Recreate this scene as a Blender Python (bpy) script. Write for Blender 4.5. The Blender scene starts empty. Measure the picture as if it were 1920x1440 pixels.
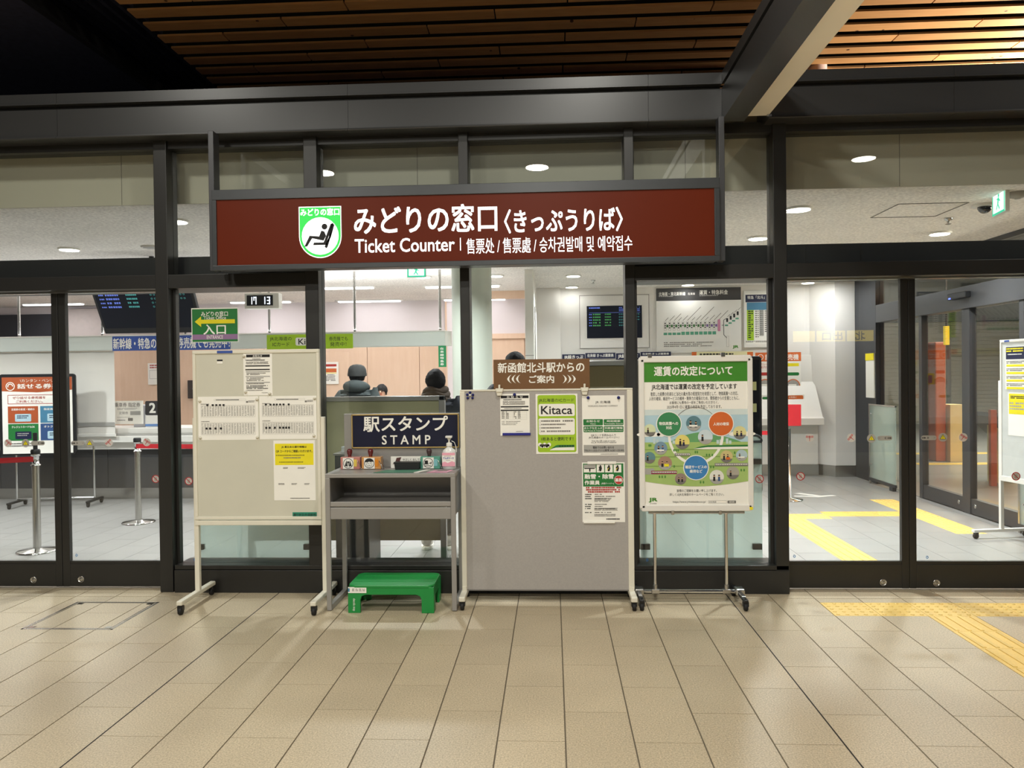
import bpy, bmesh, math, random
from mathutils import Vector, Matrix
random.seed(7)
S = bpy.context.scene
COL = S.collection
PI = math.pi

# ------------------------------------------------------------------ camera
# world: X to the right along the glass front, Y into the ticket office, Z up, metres; the eye stands at the origin
ax = [[0.99858758, 0.0517418, -0.01206748], [-0.01146121, -0.01199793, -0.99986234], [-0.05187947, 0.99858842, -0.01138796]]          # camera right, down, forward
cd = bpy.data.cameras.new('camera'); cd.sensor_width = 36; cd.sensor_fit = 'HORIZONTAL'; cd.lens = 27.2891; cd.clip_end = 200
cam = bpy.data.objects.new('camera', cd); COL.objects.link(cam)
r, d, f = [Vector(v) for v in ax]
cam.matrix_world = Matrix(((r.x, -d.x, -f.x, 0), (r.y, -d.y, -f.y, 0), (r.z, -d.z, -f.z, 1.6084), (0, 0, 0, 1)))
S.camera = cam

# ------------------------------------------------------------------ world, lights, exposure
w = bpy.data.worlds.new('night_hall'); S.world = w; w.use_nodes = True
w.node_tree.nodes['Background'].inputs[0].default_value = (.9, .95, 1, 1)
w.node_tree.nodes['Background'].inputs[1].default_value = .055
S.view_settings.view_transform = 'Standard'; S.view_settings.look = 'None'
S.view_settings.exposure = 0.0; S.view_settings.gamma = 1; S.view_settings.use_curve_mapping = False
S.cycles.max_bounces = 10; S.cycles.diffuse_bounces = 4; S.cycles.glossy_bounces = 4
S.cycles.transparent_max_bounces = 32; S.cycles.use_denoising = True
S.cycles.caustics_reflective = False; S.cycles.caustics_refractive = False
S.cycles.sample_clamp_indirect = 6

def area(name, loc, size, power, color=(1, 1, 1), rot=(0, 0, 0), sy=None, spread=PI):
    l = bpy.data.lights.new(name, 'AREA'); l.energy = power; l.color = color; l.spread = spread
    l.shape = 'RECTANGLE' if sy else 'DISK'; l.size = size
    if sy: l.size_y = sy
    o = bpy.data.objects.new(name, l); COL.objects.link(o); o.location = loc; o.rotation_euler = rot
    return o
WARM = (1, .97, .88)
# hall downlights over and behind the viewer
for lx, ly, e in ((-3.6, 3.0, 62), (.4, 3.0, 80), (5.2, 4.0, 44), (-3.6, -.6, 130), (-.2, -.6, 150), (4.8, -.6, 8), (-3.6, -4.4, 220), (-.2, -4.4, 250), (4.8, -4.4, 20)):
    area('hall_downlight', (lx, ly, 4.85), .34, e, WARM)
area('hall_bounce_fill', (7.6, 7.4, 2.6), 1.2, 1500, (1, .91, .76), rot=(PI, 0, 0))  # unseen upward fill, added for the bright hall's bounce onto the slats
# fluorescent strips of the ticket office
for lx, ly in ((-3.6, 11.7), (-1.35, 11.75), (-5.9, 11.6), (-3.25, 13.1), (-1.3, 13.1), (-5.2, 13.1), (-8.8, 13.1), (-8.6, 11.4)):
    area('office_strip', (lx, ly, 2.93), 1.2, 14, (.98, .95, 1), sy=.12)
# downlights of the waiting side
for lx, ly, e in ((-5.07, 7.9, 44), (-3.3, 6.7, 40), (-2.7, 10.6, 44), (-1.75, 10.7, 44), (.31, 10.9, 30), (2.1, 6.75, 56), (2.13, 8.15, 56), (3.93, 8.1, 56), (-1.6, 8.1, 70), (.3, 8.1, 62), (-7.2, 8.0, 72)):
    area('room_downlight', (lx, ly, 2.95), .16, e, (.95, .98, 1), spread=2.5)
area('header_uplight', (-5.4, 9.97, 2.22), 8.0, 100, (.95, .95, 1), rot=(PI, 0, 0), sy=.1)
for lx, ly, e in ((.32, 12.15, 2.2), (2.14, 12.15, 2.4), (3.95, 11.6, 22)): area('wall_washer', (lx, ly, 2.95), .14, e, (.97, .98, 1))
area('north_hall_lamp', (9, 14, 4.2), 3, 650, (1, .95, .82), sy=6)
area('roof_lamp', (5.5, 8.1, 3.95), .3, 330, (1, .91, .76), rot=(PI, 0, 0))

# ------------------------------------------------------------------ materials
def lin(c):
    c /= 255.0
    return c / 12.92 if c <= .04045 else ((c + .055) / 1.055) ** 2.4
def rgb(c): return (lin(c[0]), lin(c[1]), lin(c[2]), 1)
MATS = {}
def nodes(name):
    m = bpy.data.materials.new(name); m.use_nodes = True
    nt = m.node_tree; b = nt.nodes['Principled BSDF']
    return m, nt, b
def mat(name, c, rough=.5, metal=0, var=.05, scale=14, bump=0, bscale=200, rnd=0, emit=0, spec=.5, stretch=None, coat=0):
    """plain painted / printed / plastic material with slight procedural mottling"""
    if name in MATS: return MATS[name]
    m, nt, b = nodes(name); L = nt.links
    base = rgb(c)
    geo = nt.nodes.new('ShaderNodeNewGeometry')
    vec = geo.outputs['Position']
    if stretch:
        mp = nt.nodes.new('ShaderNodeMapping'); mp.inputs['Scale'].default_value = stretch
        L.new(vec, mp.inputs[0]); vec = mp.outputs[0]
    n = nt.nodes.new('ShaderNodeTexNoise'); n.inputs['Scale'].default_value = scale; n.inputs['Detail'].default_value = 4
    L.new(vec, n.inputs['Vector'])
    mr = nt.nodes.new('ShaderNodeMapRange'); mr.inputs[1].default_value = .25; mr.inputs[2].default_value = .75
    mr.inputs[3].default_value = 1 - var; mr.inputs[4].default_value = 1 + var
    L.new(n.outputs[0], mr.inputs[0]); fac = mr.outputs[0]
    if rnd:
        oi = nt.nodes.new('ShaderNodeObjectInfo'); r2 = nt.nodes.new('ShaderNodeMapRange')
        r2.inputs[3].default_value = 1 - rnd; r2.inputs[4].default_value = 1 + rnd
        L.new(oi.outputs['Random'], r2.inputs[0])
        mu = nt.nodes.new('ShaderNodeMath'); mu.operation = 'MULTIPLY'; L.new(fac, mu.inputs[0]); L.new(r2.outputs[0], mu.inputs[1]); fac = mu.outputs[0]
    vm = nt.nodes.new('ShaderNodeVectorMath'); vm.operation = 'SCALE'; vm.inputs[0].default_value = base[:3]
    L.new(fac, vm.inputs['Scale']); L.new(vm.outputs[0], b.inputs['Base Color'])
    b.inputs['Roughness'].default_value = rough; b.inputs['Metallic'].default_value = metal
    b.inputs['Specular IOR Level'].default_value = spec; b.inputs['Coat Weight'].default_value = coat
    if bump:
        n2 = nt.nodes.new('ShaderNodeTexNoise'); n2.inputs['Scale'].default_value = bscale; L.new(geo.outputs['Position'], n2.inputs['Vector'])
        bp = nt.nodes.new('ShaderNodeBump'); bp.inputs['Strength'].default_value = bump; bp.inputs['Distance'].default_value = .002
        L.new(n2.outputs[0], bp.inputs['Height']); L.new(bp.outputs[0], b.inputs['Normal'])
    if emit:
        b.inputs['Emission Color'].default_value = base; b.inputs['Emission Strength'].default_value = emit
    MATS[name] = m
    return m
def glass(name, tint=(1, 1, 1), f0=.045, rough=0.0, body=0.0, bodyc=(.8, .9, .85)):
    """thin pane: clear body with a Schlick reflection, optionally a milky film"""
    m, nt, b = nodes(name); L = nt.links
    nt.nodes.remove(b)
    out = nt.nodes['Material Output']
    tr = nt.nodes.new('ShaderNodeBsdfTransparent'); tr.inputs[0].default_value = (*tint, 1)
    gl = nt.nodes.new('ShaderNodeBsdfGlossy'); gl.inputs['Roughness'].default_value = rough; gl.inputs[0].default_value = (1, 1, 1, 1)
    lw = nt.nodes.new('ShaderNodeLayerWeight'); lw.inputs[0].default_value = .5
    pw = nt.nodes.new('ShaderNodeMath'); pw.operation = 'POWER'; pw.inputs[1].default_value = 5
    L.new(lw.outputs['Facing'], pw.inputs[0])
    ma = nt.nodes.new('ShaderNodeMath'); ma.operation = 'MULTIPLY_ADD'; ma.inputs[1].default_value = 1 - f0; ma.inputs[2].default_value = f0
    L.new(pw.outputs[0], ma.inputs[0])
    src = tr
    if body:
        df = nt.nodes.new('ShaderNodeBsdfDiffuse'); df.inputs[0].default_value = (*bodyc, 1)
        tl = nt.nodes.new('ShaderNodeBsdfTranslucent'); tl.inputs[0].default_value = (*bodyc, 1)
        a = nt.nodes.new('ShaderNodeMixShader'); a.inputs[0].default_value = .5; L.new(df.outputs[0], a.inputs[1]); L.new(tl.outputs[0], a.inputs[2])
        c = nt.nodes.new('ShaderNodeMixShader'); c.inputs[0].default_value = body; L.new(tr.outputs[0], c.inputs[1]); L.new(a.outputs[0], c.inputs[2]); src = c
    mx = nt.nodes.new('ShaderNodeMixShader'); L.new(ma.outputs[0], mx.inputs[0]); L.new(src.outputs[0], mx.inputs[1]); L.new(gl.outputs[0], mx.inputs[2])
    L.new(mx.outputs[0], out.inputs[0])
    MATS[name] = m
    return m
def wood(name, c, dark, scale=(1.2, 9, 9), rnd=.12, rough=.55, knots=True):
    m, nt, b = nodes(name); L = nt.links
    geo = nt.nodes.new('ShaderNodeNewGeometry'); oi = nt.nodes.new('ShaderNodeObjectInfo')
    ad = nt.nodes.new('ShaderNodeVectorMath'); ad.operation = 'ADD'
    cb = nt.nodes.new('ShaderNodeCombineXYZ'); mu = nt.nodes.new('ShaderNodeMath'); mu.operation = 'MULTIPLY'; mu.inputs[1].default_value = 37
    L.new(oi.outputs['Random'], mu.inputs[0]); L.new(mu.outputs[0], cb.inputs[0]); L.new(geo.outputs['Position'], ad.inputs[0]); L.new(cb.outputs[0], ad.inputs[1])
    mp = nt.nodes.new('ShaderNodeMapping'); mp.inputs['Scale'].default_value = scale; L.new(ad.outputs[0], mp.inputs[0])
    n = nt.nodes.new('ShaderNodeTexNoise'); n.inputs['Scale'].default_value = 3; n.inputs['Detail'].default_value = 6; L.new(mp.outputs[0], n.inputs['Vector'])
    rp = nt.nodes.new('ShaderNodeMix'); rp.data_type = 'RGBA'; L.new(n.outputs[0], rp.inputs[0]); rp.inputs[6].default_value = rgb(dark); rp.inputs[7].default_value = rgb(c)
    col = rp.outputs[2]
    if knots:
        v = nt.nodes.new('ShaderNodeTexVoronoi'); v.inputs['Scale'].default_value = 4.2; L.new(ad.outputs[0], v.inputs['Vector'])
        mr = nt.nodes.new('ShaderNodeMapRange'); mr.inputs[1].default_value = .055; mr.inputs[2].default_value = .075; mr.inputs[3].default_value = 1; mr.inputs[4].default_value = 0
        L.new(v.outputs['Distance'], mr.inputs[0])
        k = nt.nodes.new('ShaderNodeMix'); k.data_type = 'RGBA'; L.new(mr.outputs[0], k.inputs[0]); L.new(col, k.inputs[6]); k.inputs[7].default_value = rgb((70, 38, 18)); col = k.outputs[2]
    r2 = nt.nodes.new('ShaderNodeMapRange'); r2.inputs[3].default_value = 1 - rnd; r2.inputs[4].default_value = 1 + rnd; L.new(oi.outputs['Random'], r2.inputs[0])
    vm = nt.nodes.new('ShaderNodeVectorMath'); vm.operation = 'SCALE'; L.new(col, vm.inputs[0]); L.new(r2.outputs[0], vm.inputs['Scale'])
    L.new(vm.outputs[0], b.inputs['Base Color']); b.inputs['Roughness'].default_value = rough
    MATS[name] = m
    return m
def speckled(name, c, var=.16, scale=160, rough=.4, rnd=.05, bump=.25, dark=0.0):
    """stoneware / rock-wool: two scales of speckle plus a per-piece shift"""
    m, nt, b = nodes(name); L = nt.links
    geo = nt.nodes.new('ShaderNodeNewGeometry'); oi = nt.nodes.new('ShaderNodeObjectInfo')
    n = nt.nodes.new('ShaderNodeTexNoise'); n.inputs['Scale'].default_value = scale; n.inputs['Detail'].default_value = 3; L.new(geo.outputs['Position'], n.inputs['Vector'])
    n3 = nt.nodes.new('ShaderNodeTexNoise'); n3.inputs['Scale'].default_value = 2.2; n3.inputs['Detail'].default_value = 3; L.new(geo.outputs['Position'], n3.inputs['Vector'])
    mr = nt.nodes.new('ShaderNodeMapRange'); mr.inputs[1].default_value = .3; mr.inputs[2].default_value = .7; mr.inputs[3].default_value = 1 - var; mr.inputs[4].default_value = 1 + var; L.new(n.outputs[0], mr.inputs[0])
    m3 = nt.nodes.new('ShaderNodeMapRange'); m3.inputs[1].default_value = .3; m3.inputs[2].default_value = .7; m3.inputs[3].default_value = .95; m3.inputs[4].default_value = 1.05; L.new(n3.outputs[0], m3.inputs[0])
    r2 = nt.nodes.new('ShaderNodeMapRange'); r2.inputs[3].default_value = 1 - rnd; r2.inputs[4].default_value = 1 + rnd; L.new(oi.outputs['Random'], r2.inputs[0])
    a = nt.nodes.new('ShaderNodeMath'); a.operation = 'MULTIPLY'; L.new(mr.outputs[0], a.inputs[0]); L.new(r2.outputs[0], a.inputs[1])
    a2 = nt.nodes.new('ShaderNodeMath'); a2.operation = 'MULTIPLY'; L.new(a.outputs[0], a2.inputs[0]); L.new(m3.outputs[0], a2.inputs[1])
    vm = nt.nodes.new('ShaderNodeVectorMath'); vm.operation = 'SCALE'; vm.inputs[0].default_value = rgb(c)[:3]; L.new(a2.outputs[0], vm.inputs['Scale'])
    L.new(vm.outputs[0], b.inputs['Base Color']); b.inputs['Roughness'].default_value = rough
    bp = nt.nodes.new('ShaderNodeBump'); bp.inputs['Strength'].default_value = bump; bp.inputs['Distance'].default_value = .002; L.new(n.outputs[0], bp.inputs['Height']); L.new(bp.outputs[0], b.inputs['Normal'])
    MATS[name] = m
    return m
def glow(name, c, strength):
    return mat(name, c, .5, var=0, emit=strength)

M_TILE = speckled('stone_tile', (184, 169, 142), .3, 130, .42, .045, .3)
M_TILEIN = speckled('stone_tile_pale', (150, 149, 146), .08, 160, .3, .03, .12)
M_GROUT = mat('grout', (104, 94, 78), .9)
M_EXPJ = mat('expansion_joint', (34, 30, 28), .8)
M_TACT = speckled('tactile_yellow', (224, 190, 104), .06, 90, .5, .05, .1)
M_FASC = mat('fascia_paint', (58, 58, 58), .36, .2, .03, 3)
M_FRAME = mat('dark_bronze_frame', (47, 46, 44), .38, .3, .04, 5)
M_FRAME2 = mat('grey_metal_frame', (70, 70, 72), .4, .35, .04, 5)
M_SLAT = wood('cedar_slat', (206, 158, 104), (176, 122, 70), (1.4, 14, 14), .13)
M_LIGHTWOOD = wood('pale_maple_panel', (238, 208, 182), (226, 190, 160), (7, 7, 1.0), .03, .5, False)
M_DARKCEIL = mat('dark_deck', (74, 74, 96), .7, 0, .2, 20)
M_BLACK = mat('black_plastic', (24, 24, 25), .45)
M_RUBBER = mat('black_rubber', (22, 21, 21), .7)
M_WHITE = mat('white_paint', (232, 229, 222), .5, var=.015, scale=2)
M_WALLIN = mat('white_wall', (226, 222, 216), .6, var=.015, scale=2)
M_LILAC = mat('office_wall', (232, 222, 222), .6, var=.015, scale=2)
M_BULK = mat('bulkhead_paint', (184, 180, 164), .7, var=.02, scale=2)
M_CEIL = speckled('rockwool_ceiling', (238, 234, 228), .2, 40, .9, 0, .5)
M_STEEL = mat('stainless_steel', (190, 188, 184), .25, 1, .06, 8, stretch=(1, 1, 20))
M_CHROME = mat('chrome', (215, 215, 215), .12, 1, .02)
M_GREYSTEEL = mat('grey_steel_desk', (154, 151, 147), .38, .25, .03, 4)
M_CREAM = mat('cream_white_tube', (226, 221, 204), .4, var=.03)
M_PANEL1 = mat('beige_steel_panel', (207, 204, 187), .4, var=.04, scale=3)
M_GREYFAB = mat('grey_board_cloth', (169, 164, 159), .85, var=.05, scale=90, bump=.15, bscale=500)
M_PAPER = mat('paper', (245, 242, 233), .7, var=.02, scale=6)
M_INK = mat('black_ink', (28, 26, 26), .7)
M_GREYINK = mat('grey_ink', (120, 116, 110), .7)
M_REDINK = mat('red_ink', (176, 44, 34), .7)
M_GREEN = mat('sign_green', (30, 118, 52), .5)
M_LIME = mat('lime_green', (160, 196, 30), .55)
M_YELLOW = mat('yellow_print', (238, 222, 24), .6)
M_PURPLE = mat('purple_band', (146, 112, 150), .6)
M_BLUE = mat('banner_blue', (52, 82, 158), .55)
M_NAVY = mat('navy_print', (22, 28, 64), .5)
M_BROWN = mat('brown_sign_board', (112, 76, 38), .5)
M_ORANGE = mat('orange_print', (214, 104, 40), .55)
M_RUST = mat('rust_print', (176, 82, 38), .55)
M_TEAL = mat('teal_print', (70, 128, 160), .55)
M_DKBLUE = mat('dark_blue_print', (48, 80, 130), .55)
M_SKY = mat('sky_print', (178, 208, 220), .6)
M_GRASS = mat('grass_print', (164, 192, 110), .6)
M_HILL = mat('hill_print', (104, 164, 104), .6)
M_MID = mat('grey_print', (168, 166, 160), .6)
M_GLASS = glass('clear_pane', (.965, .98, .97))
M_GUARD = glass('frosted_guard_glass', (.86, .95, .92), .045, 0, .42, (.78, .88, .84))
M_VINYL = glass('clear_vinyl', (.985, .98, .975), .03, .12)

# ------------------------------------------------------------------ mesh helpers
ORG = {}
class MB:
    """collects shapes in world coordinates; build() links them as ONE mesh object"""
    def __init__(s): s.v = []; s.f = []; s.sm = set()
    def add(s, vs, fs, smooth=False):
        b = len(s.v); s.v += [tuple(v) for v in vs]
        if smooth: s.sm.update(range(len(s.f), len(s.f) + len(fs)))
        s.f += [tuple(i + b for i in q) for q in fs]; return s
    def box(s, x0, x1, y0, y1, z0, z1):
        return s.add([(x, y, z) for x in (x0, x1) for y in (y0, y1) for z in (z0, z1)],
                     [(0, 1, 3, 2), (4, 6, 7, 5), (0, 4, 5, 1), (2, 3, 7, 6), (0, 2, 6, 4), (1, 5, 7, 3)])
    def tube(s, pts, r, n=10, r1=None, caps=True, squash=1):
        pts = [Vector(p) for p in pts]; m = len(pts); rings = []
        up = Vector((0, 0, 1))
        for i, p in enumerate(pts):
            t = (pts[min(i + 1, m - 1)] - pts[max(i - 1, 0)]).normalized()
            a = t.cross(up if abs(t.z) < .95 else Vector((0, 1, 0))).normalized(); b = t.cross(a).normalized()
            rr = r[i] if isinstance(r, (list, tuple)) else (r if r1 is None else r + (r1 - r) * i / (m - 1))
            rings.append([p + (a * math.cos(2 * PI * k / n) + b * math.sin(2 * PI * k / n) * squash) * rr for k in range(n)])
        vs = [v for q in rings for v in q]; fs = []
        for i in range(m - 1):
            for k in range(n): fs.append((i * n + k, i * n + (k + 1) % n, (i + 1) * n + (k + 1) % n, (i + 1) * n + k))
        s.add(vs, fs, True)
        if caps: s.add(rings[0], [tuple(range(n))[::-1]]); s.add(rings[-1], [tuple(range(n))])
        return s
    def lathe(s, c, prof, n=20, axis='z', sx=1, sy=1):
        """prof = [(radius, height)] around an axis through c"""
        vs = []; m = len(prof)
        for rr, h in prof:
            for k in range(n):
                a = 2 * PI * k / n; u, v = rr * math.cos(a) * sx, rr * math.sin(a) * sy
                vs.append((c[0] + u, c[1] + v, c[2] + h) if axis == 'z' else (c[0] + u, c[1] + h, c[2] + v) if axis == 'y' else (c[0] + h, c[1] + u, c[2] + v))
        fs = [(i * n + k, i * n + (k + 1) % n, (i + 1) * n + (k + 1) % n, (i + 1) * n + k) for i in range(m - 1) for k in range(n)]
        s.add(vs, fs, True); s.add(vs[:n], [tuple(range(n))[::-1]]); s.add(vs[-n:], [tuple(range(n))]); return s
    def prism(s, poly, y0, y1):
        """poly = [(x, z)] pushed from y0 to y1"""
        n = len(poly)
        s.add([(x, y0, z) for x, z in poly] + [(x, y1, z) for x, z in poly],
              [tuple(range(n)), tuple(range(2 * n - 1, n - 1, -1))] + [(k, k + n, (k + 1) % n + n, (k + 1) % n) for k in range(n)]); return s
    def extrude_x(s, prof, x0, x1):
        """prof = [(y, z)] pushed along x"""
        n = len(prof)
        s.add([(x0, y, z) for y, z in prof] + [(x1, y, z) for y, z in prof],
              [tuple(range(n)), tuple(range(2 * n - 1, n - 1, -1))] + [(k, k + n, (k + 1) % n + n, (k + 1) % n) for k in range(n)]); return s
    def flat(s, poly, z0, z1):
        """poly = [(x, y)] pushed up"""
        n = len(poly)
        s.add([(x, y, z0) for x, y in poly] + [(x, y, z1) for x, y in poly],
              [tuple(range(n))[::-1], tuple(range(n, 2 * n))] + [(k, (k + 1) % n, (k + 1) % n + n, k + n) for k in range(n)]); return s
    def ball(s, c, r, n=14, m=9, sc=(1, 1, 1)):
        prof = [(max(r * math.sin(PI * i / m), 1e-4), -r * math.cos(PI * i / m)) for i in range(m + 1)]
        b = len(s.v); s.lathe((0, 0, 0), prof, n)
        for i in range(b, len(s.v)):
            x, y, z = s.v[i]; s.v[i] = (c[0] + x * sc[0], c[1] + y * sc[1], c[2] + z * sc[2])
        return s
    def build(s, name, m, parent=None, loc=None, bevel=0, smooth=False, fix=True):
        if parent is not None: org = ORG[parent.name]
        else: org = loc or (0, 0, 0)
        me = bpy.data.meshes.new(name)
        me.from_pydata([(x - org[0], y - org[1], z - org[2]) for x, y, z in s.v], [], s.f)
        if smooth or s.sm:
            me.polygons.foreach_set('use_smooth', [smooth or i in s.sm for i in range(len(s.f))])
        if fix:
            bm = bmesh.new(); bm.from_mesh(me); bmesh.ops.recalc_face_normals(bm, faces=bm.faces); bm.to_mesh(me); bm.free()
        me.materials.append(m if not isinstance(m, str) else MATS[m])
        o = bpy.data.objects.new(name, me); COL.objects.link(o)
        if parent is not None: o.parent = parent
        else: o.location = org
        ORG[o.name] = org
        if bevel:
            q = o.modifiers.new('edge', 'BEVEL'); q.width = bevel; q.segments = 2; q.limit_method = 'ANGLE'
        return o
def tag(o, label=None, cat=None, group=None, kind=None):
    if label: o['label'] = label
    if cat: o['category'] = cat
    if group: o['group'] = group
    if kind: o['kind'] = kind
    return o
def thing(name, label, cat, loc, rz=0, group=None, rx=0):
    o = bpy.data.objects.new(name, None); COL.objects.link(o); o.location = loc; o.rotation_euler = (rx, 0, rz)
    o.empty_display_size = .05; ORG[o.name] = tuple(loc)
    return tag(o, label, cat, group)
def struct(name, loc=(0, 0, 0), label=None):
    o = bpy.data.objects.new(name, None); COL.objects.link(o); o.location = loc; o.empty_display_size = .05; ORG[o.name] = tuple(loc)
    o['kind'] = 'structure'
    if label: o['label'] = label
    return o
def box(name, m, parent, *b, bevel=0, **k): return MB().box(*b).build(name, m, parent, bevel=bevel, **k)
def rrect(x0, x1, z0, z1, r, n=5):
    out = []
    for cx, cz, a0 in ((x1 - r, z1 - r, 0), (x0 + r, z1 - r, 90), (x0 + r, z0 + r, 180), (x1 - r, z0 + r, 270)):
        for i in range(n + 1):
            a = math.radians(a0 + 90 * i / n); out.append((cx + r * math.cos(a), cz + r * math.sin(a)))
    return out
def disc_pts(cx, cz, r, n=28, rz=None): return [(cx + r * math.cos(2 * PI * k / n), cz + (rz or r) * math.sin(2 * PI * k / n)) for k in range(n)]
_T = {}
def tmesh(s):
    """glyph outlines of one line of lettering, scaled to a unit box, with the em size in that box"""
    if s not in _T:
        c = bpy.data.curves.new('t', 'FONT'); c.body = s; c.size = 1; c.resolution_u = 3
        o = bpy.data.objects.new('t', c); COL.objects.link(o)
        me = bpy.data.meshes.new_from_object(o)
        vs = [(v.co.x, v.co.y) for v in me.vertices]; fs = [tuple(q.vertices) for q in me.polygons]
        bpy.data.objects.remove(o); bpy.data.curves.remove(c); bpy.data.meshes.remove(me)
        x0 = min(v[0] for v in vs); x1 = max(v[0] for v in vs); z0 = min(v[1] for v in vs); z1 = max(v[1] for v in vs)
        W, H = max(x1 - x0, 1e-6), max(z1 - z0, 1e-6)
        _T[s] = ([((x - x0) / W, (z - z0) / H) for x, z in vs], fs, 1 / W, 1 / H)
    return _T[s]
class Print:
    """flat print on the front (-Y) face at depth y of a sheet: each line of lettering and each printed shape its own piece"""
    def __init__(s, parent, y, step=.0005): s.p = parent; s.y = y; s.st = step; s.a = []
    def _m(s, kind, m):
        mb = MB(); s.a.append((kind, m, mb)); return mb
    def poly(s, pts, m, l=1, mb=None):
        y = s.y - s.st * l
        if mb is None: mb = s._m('print', m)
        mb.add([(x, y, z) for x, z in pts], [tuple(range(len(pts)))]); return s
    def rect(s, x0, x1, z0, z1, m, l=1, mb=None): return s.poly([(x0, z0), (x1, z0), (x1, z1), (x0, z1)], m, l, mb)
    def rr(s, x0, x1, z0, z1, m, l=1, r=.01): return s.poly(rrect(x0, x1, z0, z1, r), m, l)
    def disc(s, cx, cz, r, m, l=1, rz=None): return s.poly(disc_pts(cx, cz, r, 28, rz), m, l)
    def ring(s, cx, cz, r, t, m, l=1, a0=0, a1=360, rz=None, n=36):
        y = s.y - s.st * l; vs = []; k = (rz or r) / r
        for i in range(n + 1):
            a = math.radians(a0 + (a1 - a0) * i / n)
            for q in (r, r - t): vs.append((cx + q * math.cos(a), y, cz + q * k * math.sin(a)))
        s._m('print', m).add(vs, [(2 * i, 2 * i + 1, 2 * i + 3, 2 * i + 2) for i in range(n)]); return s
    def line(s, x0, z0, x1, z1, t, m, l=2):
        dx, dz = x1 - x0, z1 - z0; q = math.hypot(dx, dz) or 1; nx, nz = -dz / q * t / 2, dx / q * t / 2
        return s.poly([(x0 + nx, z0 + nz), (x1 + nx, z1 + nz), (x1 - nx, z1 - nz), (x0 - nx, z0 - nz)], m, l)
    def frame(s, x0, x1, z0, z1, t, m, l=2):
        y = s.y - s.st * l
        s._m('print', m).add([(x, y, z) for x, z in ((x0, z0), (x1, z0), (x1, z1), (x0, z1), (x0 + t, z0 + t), (x1 - t, z0 + t), (x1 - t, z1 - t), (x0 + t, z1 - t))], [(0, 1, 5, 4), (1, 2, 6, 5), (2, 3, 7, 6), (3, 0, 4, 7)]); return s
    def text(s, body, x0, x1, z0, z1, m, l=4, bold=0):
        vs, fs, ex, ez = tmesh(body); y = s.y - s.st * l; mb = s._m('lettering', m); b = bold * 1.3
        for i, (p, q) in enumerate(((-1, -1), (1, 1), (-1, 1), (1, -1)) if bold else ((0, 0),)):       # heavier weight: overprinted
            dx, dz = p * b * ex, q * b * ez
            mb.add([(x0 + (b * ex + (u + dx) * (1 - 2 * b * ex)) * (x1 - x0), y - i * 1e-5, z0 + (b * ez + (v + dz) * (1 - 2 * b * ez)) * (z1 - z0)) for u, v in vs], fs)
        return s
    def small(s, x0, x1, z0, z1, rows, m, l=3, fill=.55, cw=None, ragged=.2, seed=1):
        """rows of print too small to read: short dashes of character size"""
        rn = random.Random(seed + rows); h = (z1 - z0) / rows; cw = cw or h * .9; mb = s._m('small_print', m)
        for i in range(rows):
            zt = z1 - i * h; x = x0; xe = x1 - (x1 - x0) * ragged * rn.random()
            while x < xe - cw * .3:
                wd = min(cw * rn.choice((.7, .8, .85, .9)), xe - x)
                if rn.random() > .06: s.rect(x, x + wd, zt - h * fill, zt, m, l, mb)
                x += cw
        return s
    def done(s):
        for kind, m, mb in s.a:
            if not mb.f: continue
            o = mb.build(kind, m, s.p, fix=False)
            if kind == 'small_print': o['kind'] = 'stuff'
        s.a = []
def sheet(name, label, cat, y, x0, x1, z0, z1, m=None, t=.0012, group=None):
    """a sheet of paper whose front is at depth y"""
    o = thing(name, label, cat, ((x0 + x1) / 2, y, z0), 0, group)
    MB().box(x0, x1, y, y + t, z0, z1).build('paper_sheet', m or M_PAPER, o)
    return o, Print(o, y)
def copy_tree(o, parent=None):
    c = o.copy(); COL.objects.link(c); c.parent = parent; ORG[c.name] = ORG.get(o.name, (0, 0, 0))
    for ch in list(o.children): copy_tree(ch, c)
    return c

# ================================================================== THE SETTING
# ------------------------------------------------------------------ floors
GX, GY = -2.06, 3.39          # origin of the 300 x 600 tile grid
floor = struct('floor', label='speckled beige stone tile floor of the concourse')
box('grout_bed', M_GROUT, floor, -12, 14, -6, 5.9, -.06, -.004)
def cut(a, b, holes):
    out = [(a, b)]
    for h0, h1 in holes:
        nx = []
        for q0, q1 in out:
            if h1 <= q0 + 1e-6 or h0 >= q1 - 1e-6: nx.append((q0, q1)); continue
            if h0 > q0 + 1e-6: nx.append((q0, h0))
            if h1 < q1 - 1e-6: nx.append((h1, q1))
        out = nx
    return out
_tm = {}
def tile(name, parent, x0, x1, y0, y1, m, g=.002, h=.008, gx=None):
    key = (name, round(x1 - x0, 3), round(y1 - y0, 3), m.name)
    if key not in _tm:
        a, b = (x1 - x0) / 2 - (gx or g), (y1 - y0) / 2 - g
        o = MB().box(-a, a, -b, b, -h, 0).build(name, m, None)
        _tm[key] = o.data
    else:
        o = bpy.data.objects.new(name, _tm[key]); COL.objects.link(o)
    o.parent = parent; o.location = ((x0 + x1) / 2, (y0 + y1) / 2, 0)
    return o
def tiles_col(k, ya, yb, holes=()):
    """intervals of one column of running-bond tiles"""
    off = 0 if k % 2 == 0 else .3
    n0 = math.floor((ya - GY - off) / .6); out = []
    y = GY + off + .6 * n0
    while y < yb:
        a, b = max(y, ya), min(y + .6, yb)
        if b - a > .02: out += cut(a, b, holes)
        y += .6
    return out
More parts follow.
